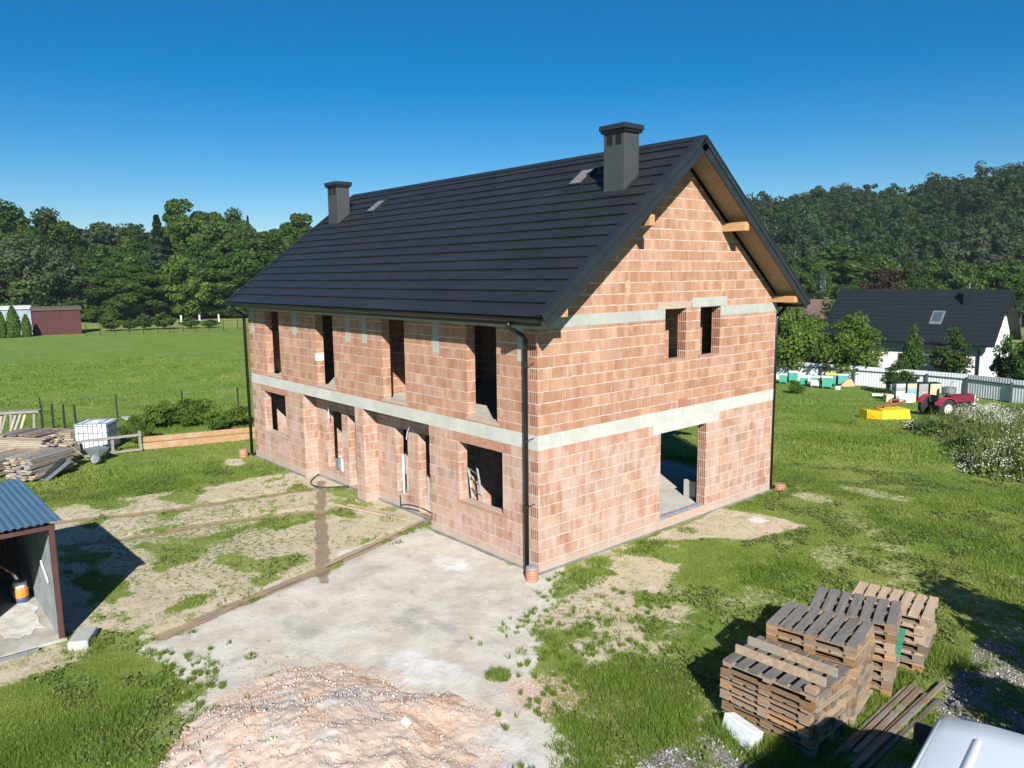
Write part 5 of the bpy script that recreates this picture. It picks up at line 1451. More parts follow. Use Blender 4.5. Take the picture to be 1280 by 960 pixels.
# ---- pile of painted hive boxes behind the tractor
def box_column(name_l, x, y, cols, w, seed):
    z = gz(x, y); t = thing('hive_box_stack', name_l, 'box stack', (x, y, z), 'stacked painted hive boxes')
    for c, h in cols:
        MB().cbox((x, y, z + h / 2 + .01), (w, .5, h - .012), R(52)).build('box', M[c], t, bevel=.012); z += h
    MB().cbox((x, y, z + .03), (w + .08, .58, .05), R(52)).build('lid', M['postdark'], t)
box_column('leftmost box stack, white over grey, behind the red tractor', -8.95, 41.0, [('boxgrey', .38), ('hivewhite', .36), ('boxgrey', .22), ('hivewhite', .28)], .62, 1)
box_column('box stack with a blue middle box behind the red tractor', -8.5, 41.65, [('cream', .36), ('cream', .20), ('skyblue', .34), ('cream', .36)], .62, 2)
box_column('all grey box stack between the blue banded and the cream stack', -8.05, 42.35, [('boxgrey', .40), ('boxgrey', .40), ('boxgrey', .44)], .62, 3)
box_column('rightmost cream yellow box stack behind the red tractor', -7.6, 43.05, [('boxgrey', .46), ('cream', .40), ('cream', .38)], .64, 4)
tag(MB().cbox((-8.15, 40.2, gz(-8.1, 40.2) + .35), (.95, .04, .62), R(52), Matrix.Rotation(R(52), 3, 'Z') @ Matrix.Rotation(R(-24), 3, 'X')).build('leaning_board', M['hivewhite']), 'white patchy board leaning against the hive box stacks', 'board')
tag(MB().cbox((-9.3, 40.3, gz(-9.3, 40.3) + .25), (.5, .45, .5), .9).build('crate', M['cream'], bevel=.03), 'small pale crate at the left foot of the hive box stacks', 'crate')
t = thing('metal_frame', 'grey metal frame on legs right of the cream box stack', 'metal frame', gp(-6.6, 43.0))
zz = gz(-6.6, 43)
for dx, dy in ((-.35, -.3), (.35, .3), (-.1, .45), (.2, -.4)): MB().tube([(-6.6 + dx, 43 + dy, zz), (-6.6 + dx * .5, 43 + dy * .5, zz + 1.0)], .035, 6).build('leg', M['galv'], t)
MB().lathe((-6.6, 43, zz + .55), [(.1, 0), (.42, .05), (.45, .5), (.4, .5)], 16).build('drum', M['galv'], t)
MB().tube([(-6.6, 43, zz + 1.0), (-6.4, 43.2, zz + 1.6)], .04, 6).build('handle', M['galv'], t)
tag(MB().cbox(tuple(gp(-11.3, 43.4) + Vector((0, 0, .10))), (.8, .45, .12), .6).build('tin_sheet', M['whiteplastic']), 'white crumpled sheet lying in the grass left of the box stacks', 'sheet')
tag(MB().cbox(tuple(gp(-14.7, 44.5) + Vector((0, 0, .16))), (.35, .3, .3), .3).build('pale_bucket', M['hivewhite'], bevel=.04), 'small pale bucket in the grass right of the beehives', 'bucket')
tag(MB().prism([tuple(gp(-15.2, 46.9) + Vector((dx, dx * 1.2, dz))) for dx, dz in ((-.35, 0), (.45, 0), (.2, .62), (-.05, .5))], (.12, -.1, 0)).build('beige_board', M['foam']), 'small beige board leaning on the white fence beside the hives', 'board')

# ---- tractor
def build_tractor():
    b = gp(-3.75, 34.2); a = math.atan2(2.98, 1.39); Mx = Matrix.Rotation(a, 3, 'Z')
    T = lambda p: b + Mx @ Vector((p[0], p[1], p[2]))
    t = thing('tractor', 'small old red tractor without a cab standing in the meadow', 'tractor', b)
    def bx(nm, x0, x1, y0, y1, z0, z1, mat, par=t, bev=.03, taper=0):
        return MB().hexa([T(p) for p in [(x0, y0, z0), (x1, y0, z0), (x1, y1, z0), (x0, y1, z0), (x0, y0 + taper, z1), (x1, y0 + taper, z1), (x1, y1 - taper, z1), (x0, y1 - taper, z1)]]).build(nm, M[mat], par, bevel=bev)
    bx('chassis', -.9, 1.55, -.16, .16, .38, .62, 'postdark')
    bx('engine', .30, 1.35, -.20, .20, .50, .82, 'postdark')
    bx('bonnet', .35, 1.72, -.27, .27, .76, 1.16, 'tractorred', taper=.05)
    bx('grille', 1.72, 1.80, -.25, .25, .42, 1.12, 'hivewhite')
    bx('dashboard', .10, .34, -.24, .24, .60, 1.14, 'tractorred')
    bx('seat', -.75, -.35, -.24, .24, .85, .95, 'vanblack'); bx('seat_back', -.82, -.74, -.24, .24, .92, 1.22, 'vanblack')
    bx('platform', -.5, .3, -.45, .45, .45, .52, 'tractorred')
    MB().lathe(tuple(T((-.0, 0, 1.26))), [(.17, -.012), (.19, 0), (.17, .012), (.15, 0)], 16).build('steering_wheel', M['vanblack'], t)
    MB().tube([T((.1, 0, 1.0)), T((0, 0, 1.26))], .025, 6).build('steering_column', M['vanblack'], t)
    MB().tube([T((1.2, .15, 1.0)), T((1.2, .15, 1.75))], .04, 8).build('exhaust', M['postdark'], t)
    for s in (-1, 1):
        y0, y1 = s * .50, s * .78
        w = MB().cyl(T((-.62, y0, .54)), T((-.62, y1, .54)), .54, n=26).build('rear_wheel', M['rubber'], t, bevel=.05)
        MB().cyl(T((-.62, y1 - s * .02, .54)), T((-.62, y1 + s * .02, .54)), .27, n=20).build('rim', M['hivewhite'], w)
        w = MB().cyl(T((1.25, s * .48, .34)), T((1.25, s * .64, .34)), .34, n=22).build('front_wheel', M['rubber'], t, bevel=.03)
        MB().cyl(T((1.25, s * .63, .34)), T((1.25, s * .66, .34)), .2, n=16).build('rim', M['hivewhite'], w)
        mb = MB(); pr = []
        for k in range(8):
            an = R(20 + k * 20); pr.append((-.62 - .60 * math.cos(an), .54 + .60 * math.sin(an)))
        for k in range(7):
            (xa, za), (xb, zb) = pr[k], pr[k + 1]
            mb.hexa([T(p) for p in [(xa, s * .46, za), (xb, s * .46, zb), (xb, s * .80, zb), (xa, s * .80, za), (xa, s * .46, za + .03), (xb, s * .46, zb + .03), (xb, s * .80, zb + .03), (xa, s * .80, za + .03)]])
        mb.build('fender', M['tractorpink'], t)
        MB().cyl(T((1.74, s * .32, .86)), T((1.82, s * .32, .86)), .085, n=12).build('headlight', M['hivewhite'], t)
build_tractor()
def build_mower():
    b = Vector((-4.95, 29.2, gz(-4.95, 29.2))); a = math.atan2(.6, 1.0)
    u = Vector((RT[0], RT[1], 0)).normalized(); v = Vector((-u.y, u.x, 0))
    T = lambda p: b + u * p[0] + v * p[1] + Vector((0, 0, p[2]))
    t = thing('mower', 'yellow tarpaulin covered drum mower hitched behind the red tractor', 'mower', b)
    # cover: right-hand front panel, left panel turned away, flat top with an open left bay
    MB().hexa([T(p) for p in [(-.42, -.72, .02), (1.12, -.55, .04), (1.12, -.53, .04), (-.42, -.70, .02), (-.38, -.60, .50), (1.08, -.45, .52), (1.08, -.43, .52), (-.38, -.58, .50)]]).build('front_cover', M['mower'], t)
    MB().hexa([T(p) for p in [(-1.14, .25, .04), (-.43, -.72, .02), (-.43, -.70, .02), (-1.14, .27, .04), (-1.14, .25, .50), (-.39, -.60, .50), (-.39, -.58, .50), (-1.14, .27, .50)]]).build('side_cover', M['mower'], t)
    MB().hexa([T(p) for p in [(-1.18, .22, .04), (-1.06, -.42, .03), (-1.04, -.42, .03), (-1.16, .22, .04), (-1.18, .22, .52), (-1.06, -.40, .50), (-1.04, -.40, .50), (-1.16, .22, .52)]]).build('flap', M['mower'], t)
    MB().hexa([T(p) for p in [(-.36, -.57, .50), (1.08, -.45, .52), (1.05, .55, .50), (-.30, .45, .48), (-.36, -.57, .52), (1.08, -.45, .545), (1.05, .55, .525), (-.30, .45, .505)]]).build('top_cover', M['mower'], t)
    for x in (-.5, .5): MB().cyl(T((x, -.05, .03)), T((x, -.05, .42)), .26, n=20).build('drum', M['rust'], t)
    mb = MB(); mb.bar(T((-.5, 0, .58)), T((1.6, 1.0, .70)), .09, .09); mb.bar(T((0, .1, .55)), T((.5, .4, .9)), .07, .07); mb.bar(T((.5, .4, .9)), T((1.7, 1.2, .75)), .06, .06)
    mb.build('hitch_arm', M['rust'], t)
build_mower()

# ---- sheds and things at the far side of the meadow
def far_shed(px0, px1, py, D, depth, h, name, label, cat, mat, roofmat, slope=.25):
    A = at(px0, py, D); B = at(px1, py, D); A = Vector((A[0], A[1], 0)); B = Vector((B[0], B[1], 0))
    d = (B - A); d.normalize(); n = Vector((-d.y, d.x, 0))
    if n.dot(A - Vector(CAM)) < 0: n = -n
    t = thing(name, label, cat, (A + B) / 2 + n * depth / 2)
    Z = lambda p, z: Vector((p.x, p.y, z))
    C_, D_ = B + n * depth, A + n * depth
    MB().hexa([Z(A, -.1), Z(B, -.1), Z(C_, -.1), Z(D_, -.1), Z(A, h), Z(B, h), Z(C_, h + slope), Z(D_, h + slope)]).build('wall', mat, t)
    e = .18
    A2, B2, C2, D2 = A - d * e - n * e, B + d * e - n * e, C_ + d * e + n * e, D_ - d * e + n * e
    MB().hexa([Z(A2, h), Z(B2, h), Z(C2, h + slope), Z(D2, h + slope), Z(A2, h + .1), Z(B2, h + .1), Z(C2, h + slope + .1), Z(D2, h + slope + .1)]).build('roof', roofmat, t)
    mb = MB(); w = (B - A).length; k = 1
    for j in range(int(w / .32)): mb.bar(A + d * (.32 * j + .16) - n * .012 + Vector((0, 0, 0)), A + d * (.32 * j + .16) - n * .012 + Vector((0, 0, h - .02)), .05, .02, up=n)
    mb.build('cladding_batten', mat, t)
far_shed(42, 103, 419.5, 105, 3.6, 2.9, 'board_shed', 'dark red board shed at the far edge of the meadow', 'shed', M['shedred'], M['shedroof'])
far_shed(-30, 41, 418, 109, 3.4, 3.0, 'sheet_shed', 'pale blue grey shed half hidden by columnar shrubs left of the red shed', 'shed', M['shedblue'], M['fencewhite'])
# orchard posts
for k, px in enumerate((227, 250, 274)):
    p = at(px, 408, 121); tag(MB().cbox((p[0], p[1], .55), (.19, .19, 1.15)).build('white_post', M['whitetrunk']), ['leftmost of three white posts at the far orchard', 'middle one of three white posts at the far orchard', 'rightmost of three white posts at the far orchard'][k], 'post')
t = thing('meadow_fence', 'faint mesh fence on thin posts along the far meadow edge', 'fence', (-84, 15, 0))
ps = [at(px, 421, 100) for px in (108, 126, 144, 162, 180, 198, 213, 230, 245, 262, 280, 298, 316)]
for p in ps: MB().cbox((p[0], p[1], .65), (.07, .07, 1.4)).build('post', M['postdark'], t)
mb = MB()
for z in (.3, .8, 1.25): mb.tube([(p[0], p[1], z) for p in ps], .012, 4, False)
mb.build('wire', M['postdark'], t)
# ================================================================== TREES
def crown(seed, h, w, kind='broad', n=5200, leaf=.34, base=.16, clumps=34, nr=.65):
    """leaf clumps spread through a crown volume; returns quads and tint"""
    rs = np.random.RandomState(seed)
    C_, N_, S_, T_ = [], [], [], []
    if kind in ('broad', 'bush', 'willow'):
        zc, rz_, rx = h * (base + (1 - base) * .52), h * (1 - base) * .5, w / 2
        cs = []
        for i in range(clumps):
            d = rs.randn(3); d /= np.linalg.norm(d); d[2] = d[2] * .9 + .12
            f = .32 + .55 * rs.rand() ** .8
            narrow = 1 - .35 * max(0, d[2]) - .15 * max(0, -d[2])
            cs.append((np.array([d[0] * rx * f * 1.25 * narrow, d[1] * rx * f * 1.25 * narrow, zc + d[2] * rz_ * (f + .22)]), (.15 + .20 * rs.rand()) * rx * (1.0 if kind != 'bush' else .95), rs.rand()))
        per = n // clumps
        for c, r, tn in cs:
            d = rs.randn(per, 3); d /= np.linalg.norm(d, axis=1, keepdims=True)
            d[:, 2] = np.abs(d[:, 2]) * np.where(rs.rand(per) < .62, 1, -1)
            rad = r * (.62 + .5 * rs.rand(per) ** .7)
            p = c + d * rad[:, None] * np.array([1.15, 1.15, .85])
            if kind == 'willow': p[:, 2] -= .25 * r * rs.rand(per)
            C_.append(p); N_.append(d + nr * rs.randn(per, 3) + np.array([0, 0, .30])); S_.append(leaf * (.45 + .95 * rs.rand(per)))
            T_.append(np.clip(.12 + .50 * tn + .38 * rs.rand(per), 0, 1))
    elif kind == 'conifer':
        m = n; f = rs.rand(m) ** .75; z = h * (base + (1 - base) * f)
        tier = .72 + .28 * np.cos(f * 2 * np.pi * 13)
        a = rs.rand(m) * 2 * np.pi; lob = .8 + .2 * np.sin(a * 5 + 7 * np.floor(f * 13))
        r = (w / 2) * (1 - f) ** .85 * tier * lob * (.35 + .65 * rs.rand(m) ** .5) + .03
        C_.append(np.stack([r * np.cos(a), r * np.sin(a), z - r * .25], 1)); N_.append(np.stack([np.cos(a), np.sin(a), .7 * np.ones(m)], 1) + .7 * rs.randn(m, 3)); S_.append(leaf * (.6 + .6 * rs.rand(m))); T_.append(np.clip(.2 + .6 * rs.rand(m), 0, 1))
    elif kind == 'column':
        m = n; f = rs.rand(m); z = h * (.02 + .98 * f); prof = np.sin(np.pi * np.clip(.12 + .88 * f, 0, 1)) ** .6 * (1 - .35 * f)
        a = rs.rand(m) * 2 * np.pi; r = (w / 2) * prof * (.75 + .3 * rs.rand(m)) * (.9 + .1 * np.sin(5 * a + 9 * f))
        C_.append(np.stack([r * np.cos(a), r * np.sin(a), z], 1)); N_.append(np.stack([np.cos(a), np.sin(a), .5 * np.ones(m)], 1) + .6 * rs.randn(m, 3)); S_.append(leaf * (.6 + .6 * rs.rand(m))); T_.append(np.clip(.15 + .7 * rs.rand(m), 0, 1))
    return leaf_quads(rs, np.concatenate(C_), np.concatenate(N_), np.concatenate(S_), np.concatenate(T_))

def make_tree(name, cat, seed, h, w, kind, mat, n=5200, leaf=.34, base=.16, clumps=34, trunkmat='trunk', tr=None, group=None):
    t = thing(name, name, cat, (0, 0, 0), group)
    V, T = crown(seed, h, w, kind, n, leaf, base, clumps)
    mesh_np('crown', V, np.arange(len(V)).reshape(-1, 4), M[mat], t, {'tint': ('POINT', T)}, origin=(0, 0, 0))
    r = tr or h * .020
    rs = random.Random(seed); mb = MB()
    mb.tube([(0, 0, -.2), (.02 * h * .2, 0, h * .25), (0, .01 * h, h * .55), (.01 * h, 0, h * .85)], [r, r * .8, r * .5, r * .12], 9)
    if kind in ('broad', 'bush', 'willow'):
        for k in range(7):
            a = k * 2.4 + rs.random(); z0 = h * (base * .8 + .06 * k); e = Vector((math.cos(a) * w * .33, math.sin(a) * w * .33, z0 + h * (.18 + .1 * rs.random())))
            mb.tube([(0, 0, z0), tuple(e * .55 + Vector((0, 0, z0 * .4))), tuple(e)], [r * .45, r * .3, r * .08], 6)
    mb.build('trunk', M[trunkmat], t, smooth=True, keep_origin=True)
    return reg(t)
PR = {}
def proto(key, *a, **k): PR[key] = [make_tree(*a, **k), False, a[3], a[4]]
proto('oakA', 'broadleaf_tree', 'tree', 1, 14, 9.5, 'broad', 'leafA', n=22000, leaf=.21, clumps=60)
proto('oakB', 'broadleaf_tree', 'tree', 2, 14, 8.5, 'broad', 'leafB', n=22000, leaf=.21, clumps=56)
proto('oakC', 'broadleaf_tree', 'tree', 3, 14, 8, 'broad', 'leafB', n=22000, leaf=.20, base=.10, clumps=64)
proto('light', 'broadleaf_tree', 'tree', 4, 8, 7, 'broad', 'leafC', n=11000, leaf=.19, base=.05, clumps=44)
proto('willow', 'willow_tree', 'tree', 5, 11, 10, 'willow', 'leafG', n=16000, leaf=.20, base=.04, clumps=70)
proto('fir', 'conifer_tree', 'tree', 6, 16, 5.5, 'conifer', 'leafN', n=6500, leaf=.30, base=.03)
proto('spruce', 'spruce_tree', 'tree', 7, 9, 5, 'conifer', 'leafS', n=4500, leaf=.28, base=.02)
proto('silver', 'silver_tree', 'tree', 8, 14, 7, 'broad', 'leafW', n=11000, leaf=.22, base=.05, clumps=56)
proto('hazy', 'hazy_tree', 'tree', 21, 14, 9, 'broad', 'leafG', n=15000, leaf=.24, base=.06, clumps=64)
proto('foot', 'broadleaf_tree', 'tree', 22, 8, 7, 'broad', 'leafB', n=11000, leaf=.2, base=.03, clumps=50)
proto('purple', 'purple_tree', 'tree', 9, 7, 6.5, 'broad', 'leafP', n=3600, leaf=.26, base=.05, clumps=26)
proto('shrub', 'shrub', 'shrub', 10, 4.2, 6.0, 'bush', 'leafB', n=9000, leaf=.17, base=.0, clumps=40)
proto('shrubD', 'shrub', 'shrub', 11, 4.4, 6.0, 'bush', 'leafA', n=9000, leaf=.17, base=.0, clumps=40)
proto('apple', 'fruit_tree', 'tree', 12, 2.3, 2.0, 'broad', 'leafB', n=2600, leaf=.10, base=.10, clumps=34)
proto('garden', 'garden_tree', 'tree', 13, 5.0, 4.4, 'broad', 'leafC', n=12000, leaf=.10, base=.06, clumps=80)
proto('gardenD', 'garden_tree', 'tree', 14, 4.4, 2.6, 'broad', 'leafB', n=6500, leaf=.09, base=.02, clumps=80)
proto('bush', 'bush', 'bush', 15, 1.35, 1.9, 'bush', 'leafC', n=7000, leaf=.045, base=.0, clumps=30)
proto('thuja', 'columnar_shrub', 'shrub', 16, 3.4, 1.4, 'column', 'leafT', n=3000, leaf=.13)

def tree(key, px, ptop, D, wpx, label, pbase=None, group=None, z=None, rz=None, cat=None):
    """a tree D metres away whose top and width were read off the photograph"""
    p = at(px, 400, D); zb = gz(p[0], p[1]) if z is None else z
    top = at(px, ptop, D)[2]; h = top - zb
    root, used, h0, w0 = PR[key]
    sc = (wpx * D / 930 / w0, wpx * D / 930 / w0, h / h0)
    r = (px * 1.7 + D) % 6.28 if rz is None else rz
    PR[key][1] = True
    o = place(root, (p[0], p[1], zb), r, label, sc) if not used else dup(root, (p[0], p[1], zb), r, label, sc)
    if group: o['group'] = group
    return o
G1 = 'trees of the wood edge behind the meadow'
for a in [
    ('oakA', 20, 268, 148, 92, 'tall dark broadleaf tree at the left picture edge'), ('oakA', 74, 277, 146, 66, 'dark rounded tree beside the tall dark one at the left edge'),
    ('willow', 40, 303, 133, 90, 'grey green rounded willow above the pale blue shed'), ('oakB', 110, 318, 138, 60, 'olive tinged tree between the willow and the bluish tree'),
    ('hazy', 138, 277, 172, 74, 'hazy bluish tree farther back with the thin crown'), ('oakA', 178, 296, 156, 60, 'dark tree left of the tall pointed conifer'),
    ('fir', 205, 270, 136, 58, 'tall pointed dark conifer in the wood edge'), ('oakC', 238, 260, 144, 64, 'tall bright topped tree right of the pointed conifer, left one of two'),
    ('oakB', 272, 259, 145, 70, 'tall bright topped tree right of the pointed conifer, right one of two'), ('oakA', 303, 276, 152, 50, 'dark tree behind the two tall bright topped ones'),
    ('fir', 317, 271, 156, 22, 'slim dark conifer top right of the two tall trees'), ('oakC', 330, 297, 134, 84, 'broad green tree just left of the house eaves'),
    ('oakB', 352, 282, 148, 48, 'narrow tree rising above the roof slope'), ('oakC', 380, 276, 142, 62, 'green tree touching the left chimney'), ('oakB', 420, 290, 144, 60, 'tree mostly hidden behind the left chimney'),
    ('light', 233, 327, 129, 52, 'bright yellow green tree in front of the two tall trees'), ('oakB', 150, 335, 134, 64, 'mid green tree in front of the hazy bluish tree'),
    ('oakC', 180, 336, 130, 60, 'mid green leafy tree below the tall conifer'), ('oakA', 92, 338, 134, 66, 'dark green tree right of the willow'), ('oakB', 15, 345, 131, 60, 'green tree standing right behind the pale blue shed'),
    ('oakC', 285, 330, 132, 70, 'bright green tree left of the house eaves, lower crown'), ('oakA', 205, 318, 140, 52, 'dark tree below the pointed conifer'), ('oakA', 262, 312, 140, 60, 'shaded tree below the two tall trees'),
    ('oakA', 55, 318, 144, 60, 'dark tree hidden behind the willow'), ('oakB', 125, 300, 162, 60, 'distant green tree left of the hazy bluish one'), ('oakA', 340, 325, 138, 60, 'dark tree behind the lower bright crown by the eaves'), ('oakB', 165, 312, 152, 60, 'shaded green tree behind the mid green ones')]:
    tree(*a, group=G1)
for k, (px, tp, D, w) in enumerate([(8, 372, 134, 50), (40, 366, 134, 60), (72, 362, 134, 56), (104, 358, 134, 56), (132, 352, 134, 60), (160, 362, 133, 50), (186, 354, 133, 60), (214, 352, 133, 66), (246, 356, 133, 60), (276, 362, 133, 56), (304, 366, 132, 50), (330, 360, 132, 60), (148, 378, 132, 34), (120, 384, 130, 30), (256, 380, 132, 40), (290, 382, 131, 40)]):
    tree('shrub' if k % 3 else 'shrubD', px, tp, D, w, ['low shrub of the undergrowth below the wood edge', 'dark shrub of the undergrowth below the wood edge'][0 if k % 3 else 1], group='light undergrowth shrubs' if k % 3 else 'dark undergrowth shrubs')
for k, (px, tp, w) in enumerate([(138, 396, 21), (162, 399, 17), (180, 394, 21), (204, 392, 24), (237, 397, 20), (262, 400, 19)]):
    tree('apple', px, tp, 107, w, ['leftmost young orchard tree right of the red shed', 'second young orchard tree from the red shed', 'third young orchard tree from the red shed', 'tallest young orchard tree in the middle of the row', 'young orchard tree beneath the white posts', 'rightmost young orchard tree near the house corner'][k], group='young orchard trees')
for k, (px, tp, w) in enumerate([(1, 390, 11), (16, 383, 15), (32, 393, 11)]):
    tree('thuja', px, tp, 103, w, ['columnar shrub cut by the left picture edge', 'tallest columnar shrub before the pale blue shed', 'small columnar shrub next to the red shed'][k], group='columnar shrubs', z=0)
tree('bush', 272, 414, 118, 14, 'small round dark bush at the far meadow fence', z=0)
# bushes on the near fence
for k, (px, tp, D, w, lab) in enumerate([(190, 508, 36, 50, 'dense green bush left of the middle fence post'), (232, 504, 36, 54, 'dense green bush with paler top at the middle fence post'), (287, 511, 35, 46, 'green bush beside the left downpipe'), (160, 526, 33, 30, 'low weedy bush right of the white tank'), (260, 516, 34, 34, 'yellowish grassy bush between two denser ones')]):
    tree('bush', px, tp, D, w, lab, z=0, group='bushes along the wire fence')
# garden trees on the right
for a in [('garden', 1064, 403, 65.5, 66, 'round bright green apple tree in front of the white fence'), ('gardenD', 1144, 415, 66, 22, 'narrow dark green tree before the white house wall'), ('gardenD', 1193, 417, 66, 35, 'bushy dark green tree before the white house wall'),
          ('gardenD', 1262, 426, 64, 26, 'airy tree before the white gable at the right edge'), ('gardenD', 1290, 425, 62, 36, 'dark tree cut by the right picture edge'), ('garden', 990, 392, 66.5, 60, 'bright green tree beside the black downpipe'), ('garden', 1016, 402, 70, 50, 'green tree left of the round apple tree'),
          ('gardenD', 1128, 455, 60.2, 32, 'small leafy bush in front of the white fence'), ('bush', 999, 479, 57.5, 20, 'low yellow green shrub between the beehives'), ('gardenD', 1035, 383, 84, 40, 'dark shrub beside the black roof verge'), ('garden', 968, 380, 70, 50, 'green tree hidden behind the house corner')]:
    tree(*a, group='garden trees by the white fence')
# trees at the foot of the wooded hill
G2 = 'trees at the foot of the wooded hill'
for a in [('foot', 1052, 318, 150, 120, 'wide bright green tree at the foot of the hill'), ('foot', 1100, 330, 140, 60, 'smaller bright green tree right of the wide bright one'), ('spruce', 1026, 340, 118, 30, 'blue green spruce above the old red roof'), ('purple', 1098, 342, 112, 60, 'purple brown tree behind the black roof ridge'),
          ('oakA', 1132, 340, 120, 50, 'dark tree behind the ridge of the black roof'), ('silver', 1178, 292, 170, 30, 'silvery grey tree on the lower hill side, left one'), ('silver', 1212, 288, 172, 34, 'silvery grey tree on the lower hill side, middle one'), ('silver', 1252, 282, 176, 42, 'silvery grey tree on the lower hill side, rightmost'),
          ('silver', 1192, 332, 130, 36, 'small silvery tree above the black roof'), ('foot', 1200, 338, 125, 50, 'yellow green tree above the right end of the black roof'), ('oakB', 1240, 325, 130, 60, 'mid green tree above the right end of the black roof'), ('oakA', 1275, 318, 135, 60, 'dark tree at the right picture edge above the meadow'),
          ('oakB', 985, 318, 140, 70, 'mid green tree just right of the brick gable'), ('oakA', 950, 320, 140, 60, 'dark tree close behind the brick gable verge'), ('oakA', 1010, 330, 124, 40, 'dark conifer like tree left of the blue spruce'), ('oakC', 1165, 330, 135, 50, 'green tree above the middle of the black roof'), ('foot', 975, 350, 112, 50, 'light green shrubby tree left of the old red roof'),
          ('silver', 1002, 300, 160, 36, 'greyish thin tree above the mid green one'), ('oakB', 1060, 352, 105, 60, 'green shrubby tree left of the black roof ridge')]:
    tree(*a, group=G2)
# off to the right, outside the picture, stands the tree that throws its shadow on the gravel
o = tree('garden', 1480, 640, 14, 330, 'leafy tree standing right of the pallets beyond the picture edge', z=0)
o.location = (10.6, 2.75, 0); o.scale = (.52, .52, .62)

o = tree('garden', 1480, 740, 12, 200, 'small bush beyond the right picture edge near the gravel', z=0)
o.location = (10.1, .5, 0); o.scale = (.32, .32, .36)

# ---- the wooded hill
def hill_z(x, y):
    d = np.hypot(x - CAM[0], y - CAM[1]); az = np.degrees(np.arctan2(y - CAM[1], x - CAM[0]))
    rid = 30.0 + 8.0 * sst(120, 103, az) + 1.2 * np.sin(az * .55)
    return -2.8 + rid * sst(128, 335, d) - 8 * sst(345, 520, d) + (fbm(x / 40, y / 40, 3) - .5) * 9 * sst(140, 220, d)
def build_hill():
    r = np.linspace(120, 560, 70); a = np.radians(np.linspace(82, 136, 90))
    Rr, A = np.meshgrid(r, a, indexing='ij'); X = CAM[0] + Rr * np.cos(A); Y = CAM[1] + Rr * np.sin(A)
    Z = hill_z(X, Y)
    edge = sst(136, 128, np.degrees(A)) * sst(82, 88, np.degrees(A)); Z = Z * edge - 3.0 * (1 - edge)
    I = np.arange(X.size).reshape(X.shape)
    F = np.stack([I[:-1, :-1].ravel(), I[:-1, 1:].ravel(), I[1:, 1:].ravel(), I[1:, :-1].ravel()], 1)
    tag(mesh_np('hill', np.stack([X.ravel(), Y.ravel(), Z.ravel()], 1), F, M['hill']), 'long wooded hill rising behind the white house', 'hill', kind='structure')
    rs = np.random.RandomState(77); Vs, Ts = [], []
    protos = [crown(100 + i, 12, 9.8, 'broad', 1150, .40, .03, 22, .45) for i in range(7)] + [crown(120, 12, 5.5, 'conifer', 900, .45, .03)]
    n = 0
    rows = 27
    for k in range(rows):
        d0 = 150 + (345 - 150) * (k / (rows - 1)) ** 1.0
        na = int(math.radians(44) * d0 / 5.0)
        for j in range(na):
            az = 88 + 44 * (j + rs.rand()) / na; d = d0 + rs.randn() * 5
            x, y = CAM[0] + d * math.cos(math.radians(az)), CAM[1] + d * math.sin(math.radians(az))
            z = float(hill_z(np.array(x), np.array(y)))
            V, T = protos[rs.randint(8) if rs.rand() < .6 else rs.randint(7)]
            s = .58 + .36 * rs.rand(); c, q = math.cos(rs.rand() * 6.28), 0; an = rs.rand() * 6.28
            Rm = np.array([[math.cos(an), -math.sin(an), 0], [math.sin(an), math.cos(an), 0], [0, 0, 1]])
            sz = s * (.85 + .3 * rs.rand())
            Vs.append((V * np.array([s, s, sz])) @ Rm.T + np.array([x, y, z - 2.0]))
            tone = rs.rand() ** 1.3 + .35 * (rs.rand() > .93)
            Ts.append(np.clip(T * .50 + .58 * tone - .08, 0, 1)); n += 1
    V = np.concatenate(Vs); T = np.concatenate(Ts)
    o = mesh_np('hill_wood', V, np.arange(len(V)).reshape(-1, 4), M['leafH'], attrs={'tint': ('POINT', T)})
    tag(o, 'dense dark green wood covering the hill on the right', 'wood', kind='stuff')
    # far wood closing the horizon on the left, behind the nearer trees
    Vs, Ts = [], []
    for k in range(3):
        for j in range(34):
            az = 146 + 34 * (j + rs.rand()) / 34; d = 190 + 16 * k + rs.randn() * 4
            x, y = CAM[0] + d * math.cos(math.radians(az)), CAM[1] + d * math.sin(math.radians(az))
            V, T = protos[rs.randint(7)]; s = 1.35 + .4 * rs.rand(); an = rs.rand() * 6.28
            Rm = np.array([[math.cos(an), -math.sin(an), 0], [math.sin(an), math.cos(an), 0], [0, 0, 1]])
            Vs.append((V * np.array([s, s, s * .9])) @ Rm.T + np.array([x, y, -1.0])); Ts.append(np.clip(T * .6 + .3 * rs.rand() - .05, 0, 1))
    V = np.concatenate(Vs); T = np.concatenate(Ts)
    o = mesh_np('far_wood', V, np.arange(len(V)).reshape(-1, 4), M['leafH'], attrs={'tint': ('POINT', T)})
    tag(o, 'dark wood filling the gaps behind the trees at the meadow edge', 'wood', kind='stuff')
build_hill()
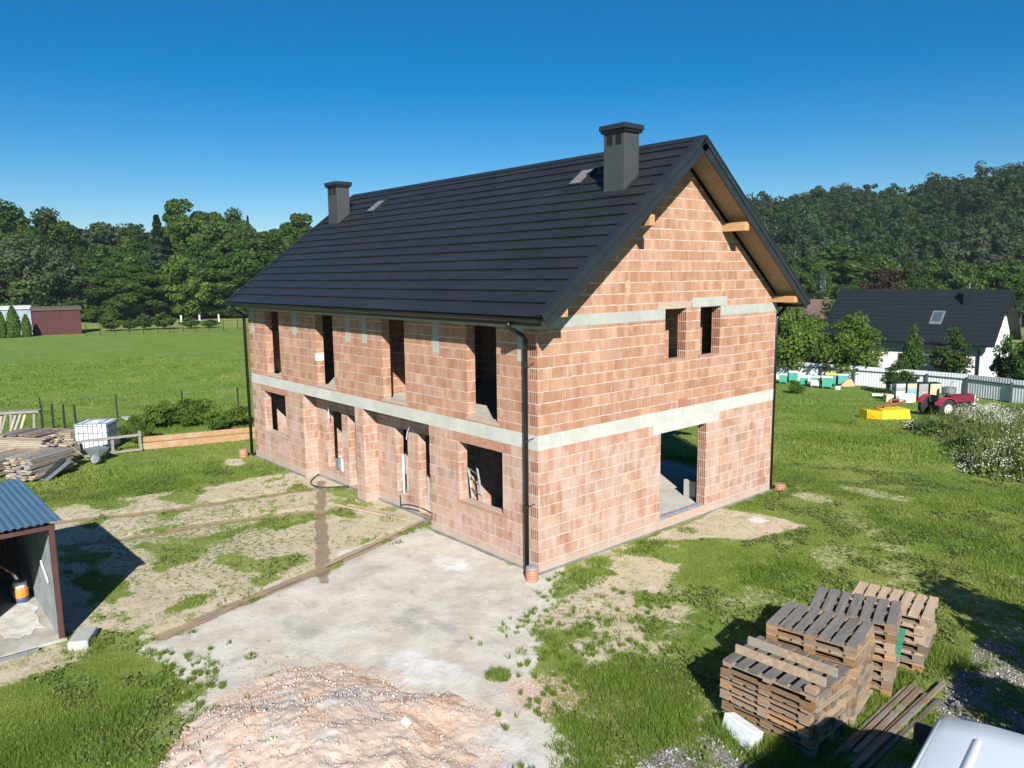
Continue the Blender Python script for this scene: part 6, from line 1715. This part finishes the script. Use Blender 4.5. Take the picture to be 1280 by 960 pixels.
# ================================================================== CAMERA, SKY, SUN
cam = bpy.data.cameras.new('camera'); co = bpy.data.objects.new('camera', cam); COL.objects.link(co)
co.matrix_world = Matrix(((RT[0], UP[0], -FW[0], CAM[0]), (RT[1], UP[1], -FW[1], CAM[1]), (RT[2], UP[2], -FW[2], CAM[2]), (0, 0, 0, 1)))
cam.sensor_width = 36; cam.lens = FPX / 1280 * 36; cam.clip_start = .1; cam.clip_end = 5000
scene.camera = co
EL = R(31.5); AZ = math.atan2(-.568, .823)
S = Vector((math.cos(EL) * math.cos(AZ), math.cos(EL) * math.sin(AZ), math.sin(EL)))
sun = bpy.data.lights.new('sun', 'SUN'); so = bpy.data.objects.new('sun', sun); COL.objects.link(so)
sun.energy = 5.0; sun.angle = R(.5); sun.color = (1.0, .965, .905)
so.rotation_euler = S.to_track_quat('Z', 'Y').to_euler(); so.location = (30, -20, 30)
w = bpy.data.worlds.new('World'); scene.world = w; w.use_nodes = True
nt = w.node_tree; bg = nt.nodes['Background']
sky = nt.nodes.new('ShaderNodeTexSky'); sky.sky_type = 'NISHITA'; sky.sun_disc = False
sky.sun_elevation = EL; sky.sun_rotation = math.atan2(S.x, S.y)
sky.altitude = 0; sky.air_density = .85; sky.dust_density = .12; sky.ozone_density = 3.5
hs = nt.nodes.new('ShaderNodeHueSaturation'); hs.inputs['Saturation'].default_value = 1.48; hs.inputs['Hue'].default_value = .497
nt.links.new(sky.outputs[0], hs.inputs['Color']); nt.links.new(hs.outputs[0], bg.inputs[0])
bg.inputs[1].default_value = .06
vs = scene.view_settings; vs.view_transform = 'Standard'; vs.look = 'None'; vs.exposure = .70; vs.gamma = 1; vs.use_curve_mapping = False
scene.cycles.max_bounces = 6; scene.cycles.diffuse_bounces = 1; scene.cycles.volume_bounces = 0; scene.cycles.volume_max_steps = 64; scene.cycles.transparent_max_bounces = 8
scene.cycles.use_adaptive_sampling = True; scene.cycles.adaptive_threshold = .02

# ------------------------------------------------------------------ thin summer air over the whole plot
hm = bpy.data.materials.new('summer_air'); hm.use_nodes = True
ht = hm.node_tree; ht.nodes.remove(ht.nodes['Principled BSDF'])
pv = ht.nodes.new('ShaderNodeVolumePrincipled'); pv.inputs['Color'].default_value = (.80, .88, 1.0, 1); pv.inputs['Density'].default_value = .0002; pv.inputs['Anisotropy'].default_value = .1
ht.links.new(pv.outputs[0], ht.nodes['Material Output'].inputs['Volume'])
tag(MB().box(-2600, -2600, -16, 2600, 2600, 64).build('haze', hm), 'thin bluish summer haze over the plot and the hill', 'haze', kind='stuff')
